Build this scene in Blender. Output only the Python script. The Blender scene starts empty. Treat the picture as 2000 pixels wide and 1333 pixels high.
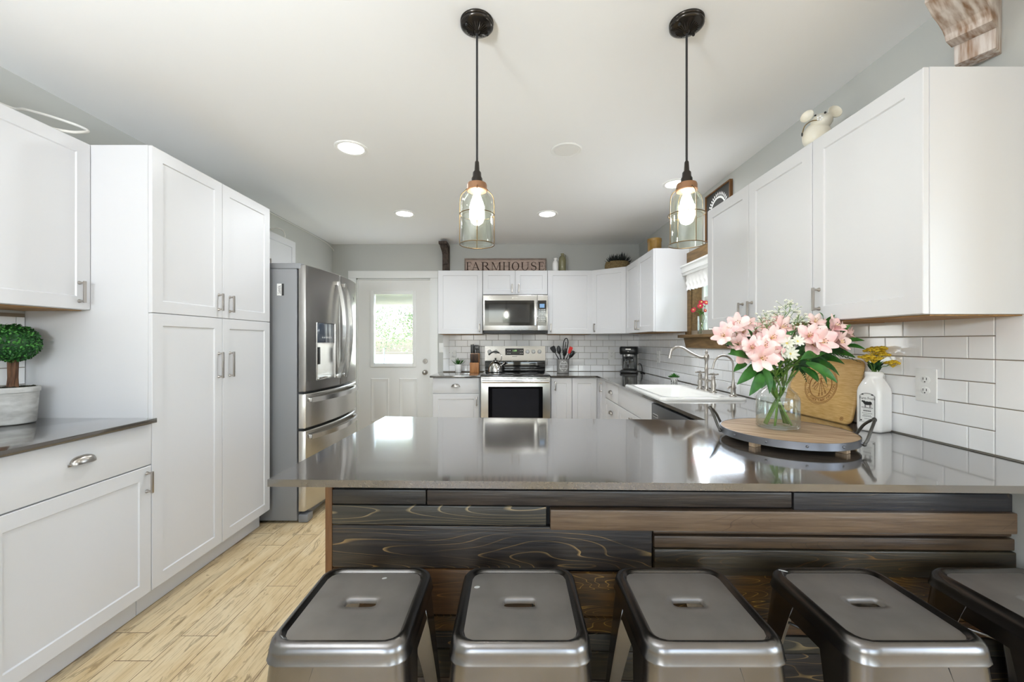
import bpy, bmesh, math, random
from mathutils import Vector, Matrix
R = math.radians
PI = math.pi
random.seed(7)
scene = bpy.context.scene
COL = scene.collection

# ------------------------------------------------------------------ camera
F = 782.0                      # focal length in pixels of the 2000 px wide frame
EYE = 1.29
cam_d = bpy.data.cameras.new('camera')
cam_d.sensor_width = 36.0
cam_d.lens = F / 2000.0 * 36.0
cam_d.shift_x = -0.0015
cam_d.shift_y = 0.00075
cam_d.clip_start = 0.02
cam = bpy.data.objects.new('camera', cam_d)
COL.objects.link(cam)
cam.location = (0, 0, EYE)
cam.rotation_euler = (R(90), 0, 0)
scene.camera = cam

# ------------------------------------------------------------------ view
vs = scene.view_settings
scene.display_settings.display_device = 'sRGB'
vs.view_transform = 'Standard'
vs.look = 'None'
vs.gamma = 1.0
vs.use_curve_mapping = False
vs.exposure = 0.36
cy = scene.cycles
cy.max_bounces = 14
cy.diffuse_bounces = 6
cy.glossy_bounces = 6
cy.transmission_bounces = 10
cy.transparent_max_bounces = 24
cy.caustics_reflective = False
cy.caustics_refractive = False
cy.sample_clamp_indirect = 6.0

# ------------------------------------------------------------------ sky and sun
world = bpy.data.worlds.new('sky')
scene.world = world
world.use_nodes = True
wn = world.node_tree
wn.nodes.clear()
w_out = wn.nodes.new('ShaderNodeOutputWorld')
w_bg = wn.nodes.new('ShaderNodeBackground')
w_sky = wn.nodes.new('ShaderNodeTexSky')
w_sky.sky_type = 'NISHITA'
w_sky.sun_disc = False
w_sky.sun_elevation = R(48)
w_sky.sun_rotation = R(250)
w_sky.dust_density = 3.0
w_bg.inputs['Strength'].default_value = 1.3
wn.links.new(w_sky.outputs[0], w_bg.inputs['Color'])
wn.links.new(w_bg.outputs[0], w_out.inputs['Surface'])

def lamp(name, kind, loc, rot, energy, color=(1, 1, 1), **kw):
    d = bpy.data.lights.new(name, kind)
    d.energy = energy
    d.color = color
    for k, v in kw.items():
        setattr(d, k, v)
    o = bpy.data.objects.new(name, d)
    COL.objects.link(o)
    o.location = loc
    o.rotation_euler = rot
    return o
lamp('sun', 'SUN', (-6, 2, 9), (R(0), R(-48), R(20)), 10.0, (1.0, 0.97, 0.93), angle=R(0.6))
# area lamps added at unseen wall openings behind the camera to brighten the room
DAY = (0.90, 0.955, 1.0)
lamp('added_rear_fill', 'AREA', (-1.05, -3.42, 1.45), (R(90), 0, 0), 9, DAY, shape='RECTANGLE', size=1.8, size_y=1.7)
lamp('added_rear_fill', 'AREA', (1.55, -3.42, 1.45), (R(90), 0, 0), 9, DAY, shape='RECTANGLE', size=1.8, size_y=1.7)
lamp('added_side_fill', 'AREA', (3.42, -1.5, 1.45), (R(90), 0, R(90)), 24, DAY, shape='RECTANGLE', size=1.8, size_y=1.7)
# the photographer's flash, bounced off the ceiling from beside the camera
lamp('daylight_kitchen_window', 'AREA', (1.60, 2.98, 1.62), (R(108), 0, R(108)), 9, DAY, shape='RECTANGLE', size=0.56, size_y=0.46)
lamp('daylight_door_glass', 'AREA', (-1.53, 5.05, 1.42), (R(104), 0, R(180)), 4, DAY, shape='RECTANGLE', size=0.46, size_y=0.8)
lamp('bounce_flash', 'AREA', (-1.15, -0.5, 1.62), (R(180 - 25), 0, R(-14)), 56, (0.86, 0.932, 1.0), shape='DISK', size=0.45)

# ------------------------------------------------------------------ room constants
XL, XR, YB, HC = -2.30, 1.59, 5.07, 2.525
YF = -3.5                       # rear wall, behind the camera
XE = 3.5                        # living room runs further right behind the kitchen wall end
YN = 1.0                        # the right kitchen wall ends here
CT = 0.914                      # counter height
CTL = 0.932                     # counter on the left

# ------------------------------------------------------------------ material helpers
def sl(c):
    """sRGB 0-255 -> linear"""
    out = []
    for v in c:
        v /= 255.0
        out.append(v / 12.92 if v <= 0.04045 else ((v + 0.055) / 1.055) ** 2.4)
    return (out[0], out[1], out[2], 1.0)

def mat(name, color, rough=0.5, metal=0.0, spec=0.5, coat=0.0, noise=None, bump=None, emit=None, trans=0.0, ior=1.45, sheen=0.0):
    """noise=(scale, color2, stretch xyz) ; bump=(scale,strength,stretch)"""
    m = bpy.data.materials.new(name)
    m.use_nodes = True
    nt = m.node_tree
    b = nt.nodes['Principled BSDF']
    b.inputs['Base Color'].default_value = color
    b.inputs['Roughness'].default_value = rough
    b.inputs['Metallic'].default_value = metal
    b.inputs['Specular IOR Level'].default_value = spec
    b.inputs['Coat Weight'].default_value = coat
    b.inputs['Coat Roughness'].default_value = 0.06
    b.inputs['Transmission Weight'].default_value = trans
    b.inputs['IOR'].default_value = ior
    if emit:
        b.inputs['Emission Color'].default_value = emit[0]
        b.inputs['Emission Strength'].default_value = emit[1]
    def coords(stretch):
        tc = nt.nodes.new('ShaderNodeTexCoord')
        mp = nt.nodes.new('ShaderNodeMapping')
        mp.inputs['Scale'].default_value = stretch
        nt.links.new(tc.outputs['Object'], mp.inputs['Vector'])
        return mp.outputs['Vector']
    if noise:
        n = nt.nodes.new('ShaderNodeTexNoise')
        n.inputs['Scale'].default_value = noise[0]
        n.inputs['Detail'].default_value = 6
        nt.links.new(coords(noise[2]), n.inputs['Vector'])
        r = nt.nodes.new('ShaderNodeValToRGB')
        r.color_ramp.elements[0].position = 0.35
        r.color_ramp.elements[1].position = 0.65
        r.color_ramp.elements[0].color = color
        r.color_ramp.elements[1].color = noise[1]
        nt.links.new(n.outputs['Fac'], r.inputs['Fac'])
        nt.links.new(r.outputs['Color'], b.inputs['Base Color'])
    if bump:
        n = nt.nodes.new('ShaderNodeTexNoise')
        n.inputs['Scale'].default_value = bump[0]
        n.inputs['Detail'].default_value = 4
        nt.links.new(coords(bump[2]), n.inputs['Vector'])
        bp = nt.nodes.new('ShaderNodeBump')
        bp.inputs['Strength'].default_value = bump[1]
        bp.inputs['Distance'].default_value = 0.004
        nt.links.new(n.outputs['Fac'], bp.inputs['Height'])
        nt.links.new(bp.outputs['Normal'], b.inputs['Normal'])
    return m

def thin_glass(name, tint, gloss=0.09):
    m = bpy.data.materials.new(name)
    m.use_nodes = True
    nt = m.node_tree
    nt.nodes.clear()
    out = nt.nodes.new('ShaderNodeOutputMaterial')
    tr = nt.nodes.new('ShaderNodeBsdfTransparent')
    tr.inputs['Color'].default_value = tint
    gl = nt.nodes.new('ShaderNodeBsdfGlossy')
    gl.inputs['Roughness'].default_value = 0.02
    lw = nt.nodes.new('ShaderNodeLayerWeight')
    lw.inputs['Blend'].default_value = 0.25
    mr = nt.nodes.new('ShaderNodeMapRange')
    mr.inputs['To Min'].default_value = gloss * 0.4
    mr.inputs['To Max'].default_value = 0.65
    nt.links.new(lw.outputs['Facing'], mr.inputs['Value'])
    mx = nt.nodes.new('ShaderNodeMixShader')
    nt.links.new(mr.outputs['Result'], mx.inputs['Fac'])
    nt.links.new(tr.outputs[0], mx.inputs[1])
    nt.links.new(gl.outputs[0], mx.inputs[2])
    nt.links.new(mx.outputs[0], out.inputs['Surface'])
    return m

S1 = (1, 1, 1)
M = {}
M['cab'] = mat('cabinet_white', sl((214, 214, 216)), 0.32, spec=0.45)
M['cab_under'] = mat('cabinet_raw_wood', sl((176, 136, 84)), 0.6, noise=(8, sl((150, 112, 66)), (1, 8, 8)))
M['ceiling'] = mat('ceiling_paint', sl((243, 243, 243)), 0.9, spec=0.2, bump=(60, 0.06, S1))
M['wall'] = mat('wall_paint', sl((194, 195, 191)), 0.75, spec=0.3, bump=(90, 0.05, S1))
M['door'] = mat('door_paint', sl((235, 234, 231)), 0.4)
M['trim'] = mat('trim_paint', sl((240, 240, 238)), 0.4)
M['nickel'] = mat('satin_nickel', sl((178, 172, 165)), 0.28, 1.0)
M['chrome'] = mat('polished_chrome', sl((205, 203, 200)), 0.12, 1.0)
M['steel'] = mat('stainless_steel', sl((150, 147, 143)), 0.26, 1.0, bump=(40, 0.035, (1, 1, 60)))
M['steel_h'] = mat('stainless_steel_level_grain', sl((205, 202, 196)), 0.25, 1.0, bump=(30, 0.04, (1, 60, 60)))
M['steel_bright'] = mat('bright_steel', sl((215, 214, 212)), 0.2, 1.0)
M['fridge_side'] = mat('fridge_side_grey', sl((138, 139, 141)), 0.42, 0.35)
M['black_glass'] = mat('black_glass', sl((14, 14, 16)), 0.05, spec=0.6, coat=0.6)
M['oven_window'] = mat('oven_window_glass', sl((40, 40, 44)), 0.06, spec=0.7, coat=0.8)
M['black'] = mat('black_plastic', sl((20, 20, 21)), 0.35)
M['black_soft'] = mat('black_rubber', sl((26, 26, 27)), 0.6)
M['dark_grey'] = mat('dark_grey_enamel', sl((66, 66, 68)), 0.3)
M['quartz'] = mat('grey_quartz', sl((78, 72, 66)), 0.13, spec=1.0, coat=1.0, noise=(260, sl((70, 65, 60)), S1))
M['quartz'].node_tree.nodes['Principled BSDF'].inputs['Coat IOR'].default_value = 1.9
M['tile'] = mat('glazed_white_tile', sl((247, 247, 248)), 0.07, spec=0.6, coat=0.3, bump=(9, 0.06, S1))
M['grout'] = mat('taupe_grout', sl((140, 128, 112)), 0.9)
M['ceramic'] = mat('white_ceramic', sl((243, 242, 240)), 0.16, spec=0.55, coat=0.3)
M['enamel'] = mat('white_enamel', sl((246, 245, 242)), 0.1, spec=0.6, coat=0.4)
M['white_plastic'] = mat('white_plastic', sl((240, 240, 238)), 0.3)
M['dark_slot'] = mat('dark_slot', sl((40, 40, 40)), 0.7)
M['bronze'] = mat('oiled_bronze', sl((62, 58, 54)), 0.22, 0.85)
M['cord'] = mat('black_cord', sl((38, 37, 38)), 0.6)
M['copper'] = mat('aged_copper', sl((150, 112, 84)), 0.4, 0.6)
M['wire'] = mat('rusty_wire', sl((112, 92, 62)), 0.45, 0.7)
M['glass'] = thin_glass('clear_glass', (0.97, 0.985, 0.975, 1))
M['lamp_glass'] = thin_glass('seeded_glass', (0.95, 0.97, 0.94, 1), 0.14)
M['pane'] = thin_glass('window_pane', (0.97, 0.985, 0.98, 1), 0.06)
M['water'] = thin_glass('water', (0.93, 0.965, 0.94, 1), 0.10)
M['bulb'] = mat('bulb_glow', (1, 0.95, 0.85, 1), 0.4, emit=((1.0, 0.97, 0.93, 1), 80.0))
M['led'] = mat('led_lens_glow', (1, 1, 1, 1), 0.4, emit=((1.0, 0.97, 0.92, 1), 9.0))
M['lens_off'] = mat('frosted_lens', sl((236, 235, 232)), 0.5)
M['fan_white'] = mat('white_fabric', sl((244, 243, 241)), 0.9, spec=0.1, bump=(220, 0.2, S1))
M['stoolmetal'] = mat('gunmetal_lacquer', sl((146, 143, 141)), 0.27, 1.0, noise=(3.2, sl((116, 113, 111)), S1), bump=(16, 0.03, S1))
M['stooltop'] = mat('worn_gunmetal_top', sl((150, 143, 136)), 0.36, 0.3, noise=(4.0, sl((122, 117, 112)), S1), bump=(20, 0.02, S1))
M['leaf'] = mat('green_leaf', sl((58, 112, 42)), 0.42, noise=(30, sl((34, 82, 28)), S1))
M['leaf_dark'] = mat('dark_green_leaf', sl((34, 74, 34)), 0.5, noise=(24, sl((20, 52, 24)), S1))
M['leaf_box'] = mat('boxwood_leaf', sl((40, 96, 36)), 0.5, noise=(40, sl((26, 78, 28)), S1))
M['leaf_box_b'] = mat('boxwood_leaf_light', sl((72, 138, 56)), 0.5)
M['succ'] = mat('succulent_leaf', sl((52, 62, 56)), 0.5, noise=(18, sl((34, 30, 34)), S1))
M['stem'] = mat('green_stem', sl((112, 146, 62)), 0.5, noise=(20, sl((78, 116, 46)), S1))
M['petal'] = mat('pink_petal', sl((240, 188, 190)), 0.6, spec=0.3, noise=(22, sl((248, 228, 224)), S1))
M['petal_b'] = mat('blush_petal', sl((244, 224, 219)), 0.6, spec=0.3, noise=(26, sl((238, 200, 199)), S1))
M['petal_w'] = mat('white_petal', sl((228, 230, 216)), 0.6, spec=0.3)
M['throat'] = mat('flower_throat', sl((226, 206, 120)), 0.6)
M['anther'] = mat('brown_anther', sl((120, 80, 60)), 0.7)
M['yellow'] = mat('yellow_bloom', sl((214, 176, 30)), 0.6, noise=(60, sl((232, 200, 60)), S1))
M['red'] = mat('crimson_petal', sl((196, 26, 66)), 0.5, noise=(50, sl((160, 16, 46)), S1))
M['red_plastic'] = mat('red_silicone', sl((206, 34, 26)), 0.4)
M['bark'] = mat('brown_bark', sl((116, 84, 60)), 0.8, noise=(20, sl((74, 50, 36)), (4, 4, 0.6)))
M['soil'] = mat('mossy_soil', sl((50, 52, 30)), 0.95, noise=(90, sl((28, 24, 18)), S1))
M['concrete'] = mat('whitewashed_concrete', sl((172, 170, 166)), 0.85, noise=(14, sl((206, 205, 202)), (1, 1, 2.5)), bump=(50, 0.3, S1))
M['stone_grey'] = mat('grey_stoneware', sl((150, 147, 144)), 0.6, noise=(40, sl((134, 131, 128)), S1))
M['bamboo'] = mat('bamboo_board', sl((226, 188, 126)), 0.42, noise=(16, sl((208, 164, 96)), (1, 1.4, 14)))
M['burn'] = mat('burnt_engraving', sl((140, 88, 38)), 0.7)
M['traywood'] = mat('weathered_tray_wood', sl((200, 174, 144)), 0.6, noise=(7, sl((150, 122, 94)), (1.0, 13, 1)), bump=(7, 0.3, (1.0, 13, 1)))
M['zinc'] = mat('dull_zinc_band', sl((118, 118, 122)), 0.38, 0.8)
M['iron'] = mat('grey_iron', sl((86, 84, 80)), 0.42, 0.7)
M['wicker'] = mat('woven_seagrass', sl((142, 122, 84)), 0.85, noise=(70, sl((104, 86, 56)), (1, 1, 1.5)), bump=(90, 0.7, (1, 1, 2)))
M['olive'] = mat('olive_glaze', sl((128, 124, 92)), 0.18, coat=0.4)
M['amber'] = mat('amber_brown_glaze', sl((146, 112, 48)), 0.15, coat=0.5, noise=(9, sl((122, 90, 34)), S1))
M['blockwood'] = mat('knife_block_wood', sl((178, 122, 70)), 0.45, noise=(9, sl((150, 96, 50)), (6, 6, 0.8)))
M['jambwood'] = mat('stained_window_wood', sl((132, 104, 66)), 0.55, noise=(7, sl((104, 80, 48)), (7, 1, 7)))
M['postwood'] = mat('grey_cedar', sl((150, 136, 120)), 0.7, noise=(6, sl((116, 102, 88)), (6, 6, 0.7)))
M['whitewash'] = mat('whitewashed_brown_wood', sl((150, 118, 92)), 0.7, noise=(13, sl((214, 206, 200)), (5, 5, 0.5)))
M['whitewash_arm'] = mat('whitewashed_curved_wood', sl((142, 112, 88)), 0.7, noise=(13, sl((214, 206, 200)), (5, 0.7, 1.2)))
M['blind'] = mat('blind_slat', sl((244, 243, 238)), 0.5)
_nt = M['blind'].node_tree
_tl = _nt.nodes.new('ShaderNodeBsdfTranslucent')
_tl.inputs['Color'].default_value = sl((246, 244, 236))
_mx = _nt.nodes.new('ShaderNodeMixShader')
_mx.inputs['Fac'].default_value = 0.35
_nt.links.new(_nt.nodes['Principled BSDF'].outputs[0], _mx.inputs[1])
_nt.links.new(_tl.outputs[0], _mx.inputs[2])
_nt.links.new(_mx.outputs[0], _nt.nodes['Material Output'].inputs['Surface'])
M['figurine'] = mat('cream_porcelain', sl((226, 222, 210)), 0.3, noise=(7, sl((216, 208, 188)), S1))
M['oldwood'] = mat('weathered_dark_wood', sl((92, 78, 70)), 0.75, noise=(14, sl((58, 48, 42)), (3, 3, 0.8)), bump=(22, 0.5, S1))
M['signwood'] = mat('weathered_sign_board', sl((196, 176, 164)), 0.75, noise=(10, sl((168, 146, 134)), (1.2, 9, 9)))
M['signframe'] = mat('grey_wood_frame', sl((150, 136, 126)), 0.75, noise=(12, sl((122, 108, 100)), (1.5, 7, 7)))
M['letter'] = mat('dark_brown_lettering', sl((54, 36, 28)), 0.7)
M['chalk'] = mat('chalkboard_black', sl((58, 57, 55)), 0.7)
M['ink'] = mat('black_ink', sl((50, 50, 50)), 0.7)
M['ink_soft'] = mat('grey_ink', sl((120, 120, 120)), 0.7)
M['paper'] = mat('label_paper', sl((232, 232, 230)), 0.5)
M['white_mark'] = mat('white_print', sl((240, 240, 238)), 0.7)
M['grass'] = mat('lawn', sl((196, 204, 170)), 0.95, noise=(6, sl((176, 188, 146)), S1))
M['foliage'] = mat('tree_leaf', sl((104, 118, 92)), 0.8, spec=0.2, noise=(1.2, sl((140, 152, 126)), S1))
M['cable'] = mat('white_cable', sl((236, 234, 228)), 0.45)
M['endgrain'] = mat('trim_brown_wood', sl((122, 84, 44)), 0.55, noise=(8, sl((98, 64, 32)), (6, 6, 0.6)))
M['clockgreen'] = mat('display_digits', sl((150, 190, 120)), 0.5, emit=((0.45, 0.9, 0.35, 1), 0.6))
M['display'] = mat('blue_display', sl((70, 110, 150)), 0.3, emit=((0.3, 0.5, 0.75, 1), 0.35))
M['panel_blue'] = mat('dispenser_panel', sl((58, 66, 78)), 0.12, coat=0.6)
M['green_tea'] = mat('carafe_glass', sl((30, 28, 28)), 0.04, spec=0.7, coat=0.5)

def floor_material():
    m = bpy.data.materials.new('plank_floor')
    m.use_nodes = True
    nt = m.node_tree
    b = nt.nodes['Principled BSDF']
    L = nt.links.new
    tc = nt.nodes.new('ShaderNodeTexCoord')
    mp = nt.nodes.new('ShaderNodeMapping')
    mp.inputs['Rotation'].default_value = (0, 0, R(90))
    mp.inputs['Location'].default_value = (0.35, 0.045, 0)
    L(tc.outputs['Object'], mp.inputs['Vector'])
    sx = nt.nodes.new('ShaderNodeSeparateXYZ')
    L(mp.outputs['Vector'], sx.inputs[0])
    def mth(op, a, b=None):
        k = nt.nodes.new('ShaderNodeMath')
        k.operation = op
        for q, v in ((0, a), (1, b)):
            if v is None:
                continue
            if isinstance(v, (int, float)):
                k.inputs[q].default_value = v
            else:
                L(v, k.inputs[q])
        return k.outputs[0]
    row = mth('FLOOR', mth('DIVIDE', sx.outputs['Y'], 0.157))
    wnz = nt.nodes.new('ShaderNodeTexWhiteNoise')
    wnz.noise_dimensions = '1D'
    L(row, wnz.inputs['W'])
    cb = nt.nodes.new('ShaderNodeCombineXYZ')
    L(mth('ADD', sx.outputs['X'], mth('MULTIPLY', wnz.outputs['Value'], 5.0)), cb.inputs['X'])
    L(sx.outputs['Y'], cb.inputs['Y'])
    br = nt.nodes.new('ShaderNodeTexBrick')
    br.offset = 0.0
    br.inputs['Scale'].default_value = 1.0
    br.inputs['Mortar Size'].default_value = 0.0015
    br.inputs['Mortar Smooth'].default_value = 0.2
    br.inputs['Bias'].default_value = -0.1
    br.inputs['Brick Width'].default_value = 0.92
    br.inputs['Row Height'].default_value = 0.157
    br.inputs['Color1'].default_value = sl((214, 194, 156))
    br.inputs['Color2'].default_value = sl((196, 178, 146))
    br.inputs['Mortar'].default_value = sl((96, 74, 48))
    L(cb.outputs[0], br.inputs['Vector'])
    def noise(scale, stretch, detail, dist=0.0):
        mm = nt.nodes.new('ShaderNodeMapping')
        mm.inputs['Scale'].default_value = stretch
        L(tc.outputs['Object'], mm.inputs['Vector'])
        addv = nt.nodes.new('ShaderNodeVectorMath')
        addv.operation = 'MULTIPLY_ADD'
        addv.inputs[1].default_value = (3.0, 3.0, 3.0)
        L(br.outputs['Color'], addv.inputs[0])
        L(mm.outputs['Vector'], addv.inputs[2])
        n = nt.nodes.new('ShaderNodeTexNoise')
        n.inputs['Scale'].default_value = scale
        n.inputs['Detail'].default_value = detail
        n.inputs['Roughness'].default_value = 0.62
        n.inputs['Distortion'].default_value = dist
        L(addv.outputs[0], n.inputs['Vector'])
        return n.outputs['Fac']
    def ramp(fac, stops):
        r = nt.nodes.new('ShaderNodeValToRGB')
        e = r.color_ramp.elements
        while len(e) > 1:
            e.remove(e[-1])
        e[0].position, e[0].color = stops[0]
        for p, c in stops[1:]:
            k = e.new(p)
            k.color = c
        L(fac, r.inputs['Fac'])
        return r.outputs['Color']
    def mixc(kind, fac, a, bb):
        x = nt.nodes.new('ShaderNodeMix')
        x.data_type = 'RGBA'
        x.blend_type = kind
        if isinstance(fac, float):
            x.inputs[0].default_value = fac
        else:
            L(fac, x.inputs[0])
        L(a, x.inputs[6])
        L(bb, x.inputs[7])
        return x.outputs[2]
    tone = ramp(noise(1.7, (3.0, 0.8, 1), 5, 1.0), [(0.26, sl((150, 122, 84))), (0.42, sl((198, 170, 124))), (0.56, sl((222, 202, 164))), (0.64, sl((196, 178, 144))), (0.76, sl((164, 156, 144)))])
    c = mixc('MIX', 0.72, br.outputs['Color'], tone)
    fine = ramp(noise(9, (14, 0.55, 1), 7, 0.5), [(0.34, sl((140, 110, 74))), (0.46, (1, 1, 1, 1)), (1.0, (1, 1, 1, 1))])
    c = mixc('MULTIPLY', 0.6, c, fine)
    crack = ramp(noise(3.2, (4.5, 1.0, 1), 7, 1.8), [(0.0, (1, 1, 1, 1)), (0.58, (1, 1, 1, 1)), (0.62, sl((150, 132, 108))), (0.66, sl((120, 104, 84))), (0.70, (1, 1, 1, 1))])
    c = mixc('MULTIPLY', 0.5, c, crack)
    mort = ramp(br.outputs['Fac'], [(0.0, (1, 1, 1, 1)), (0.9, sl((120, 92, 62)))])
    c = mixc('MULTIPLY', 1.0, c, mort)
    L(c, b.inputs['Base Color'])
    b.inputs['Roughness'].default_value = 0.42
    return m
M['floor'] = floor_material()

def plank_material(name, base, base2, line, amount, seed, scale=1.0):
    """burnt, wire-brushed board: dark faces with thin pale grain lines and scorched-through patches"""
    m = bpy.data.materials.new(name)
    m.use_nodes = True
    nt = m.node_tree
    L = nt.links.new
    b = nt.nodes['Principled BSDF']
    tc = nt.nodes.new('ShaderNodeTexCoord')
    mp = nt.nodes.new('ShaderNodeMapping')
    mp.inputs['Location'].default_value = (seed * 3.17, seed * 1.3, seed * 0.77)
    mp.inputs['Scale'].default_value = (0.55 * scale, 1, 4.6 * scale)
    L(tc.outputs['Object'], mp.inputs['Vector'])
    n1 = nt.nodes.new('ShaderNodeTexNoise')          # broad swirl: its contour lines are the grain
    n1.inputs['Scale'].default_value = 1.9
    n1.inputs['Detail'].default_value = 1.5
    n1.inputs['Distortion'].default_value = 0.25
    L(mp.outputs['Vector'], n1.inputs['Vector'])
    mul = nt.nodes.new('ShaderNodeMath')
    mul.operation = 'MULTIPLY'
    mul.inputs[1].default_value = 28.0
    L(n1.outputs['Fac'], mul.inputs[0])
    fr = nt.nodes.new('ShaderNodeMath')
    fr.operation = 'FRACT'
    L(mul.outputs[0], fr.inputs[0])
    n2 = nt.nodes.new('ShaderNodeTexNoise')
    n2.inputs['Scale'].default_value = 3.0
    n2.inputs['Detail'].default_value = 4
    mp2 = nt.nodes.new('ShaderNodeMapping')
    mp2.inputs['Location'].default_value = (seed, 0, seed * 2.0)
    mp2.inputs['Scale'].default_value = (1.0, 1, 5.0)
    L(tc.outputs['Object'], mp2.inputs['Vector'])
    L(mp2.outputs['Vector'], n2.inputs['Vector'])
    rl = nt.nodes.new('ShaderNodeValToRGB')
    e = rl.color_ramp.elements
    e[0].position, e[0].color = 0.0, (.85, .85, .85, 1)
    e[1].position, e[1].color = 0.11, (0, 0, 0, 1)
    L(fr.outputs[0], rl.inputs['Fac'])
    rp = nt.nodes.new('ShaderNodeValToRGB')          # where lines and scorched patches show
    rp.color_ramp.elements[0].position = 0.62 - 0.34 * amount
    rp.color_ramp.elements[1].position = 0.78 - 0.24 * amount
    L(n2.outputs['Fac'], rp.inputs['Fac'])
    mulf = nt.nodes.new('ShaderNodeMath')
    mulf.operation = 'MULTIPLY'
    L(rl.outputs['Color'], mulf.inputs[0])
    L(rp.outputs['Color'], mulf.inputs[1])
    n3 = nt.nodes.new('ShaderNodeTexNoise')          # fine fibre
    n3.inputs['Scale'].default_value = 16
    n3.inputs['Detail'].default_value = 5
    mp3 = nt.nodes.new('ShaderNodeMapping')
    mp3.inputs['Location'].default_value = (seed * 5, 0, 0)
    mp3.inputs['Scale'].default_value = (0.35, 1, 6)
    L(tc.outputs['Object'], mp3.inputs['Vector'])
    L(mp3.outputs['Vector'], n3.inputs['Vector'])
    rb = nt.nodes.new('ShaderNodeValToRGB')
    rb.color_ramp.elements[0].position = 0.36
    rb.color_ramp.elements[1].position = 0.66
    rb.color_ramp.elements[0].color = base
    rb.color_ramp.elements[1].color = base2
    L(n3.outputs['Fac'], rb.inputs['Fac'])
    mx = nt.nodes.new('ShaderNodeMix')
    mx.data_type = 'RGBA'
    L(mulf.outputs[0], mx.inputs[0])
    L(rb.outputs['Color'], mx.inputs[6])
    mx.inputs[7].default_value = line
    L(mx.outputs[2], b.inputs['Base Color'])
    b.inputs['Roughness'].default_value = 0.34
    bp = nt.nodes.new('ShaderNodeBump')
    bp.inputs['Strength'].default_value = 0.35
    bp.inputs['Distance'].default_value = 0.004
    L(n3.outputs['Fac'], bp.inputs['Height'])
    L(bp.outputs['Normal'], b.inputs['Normal'])
    return m

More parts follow.
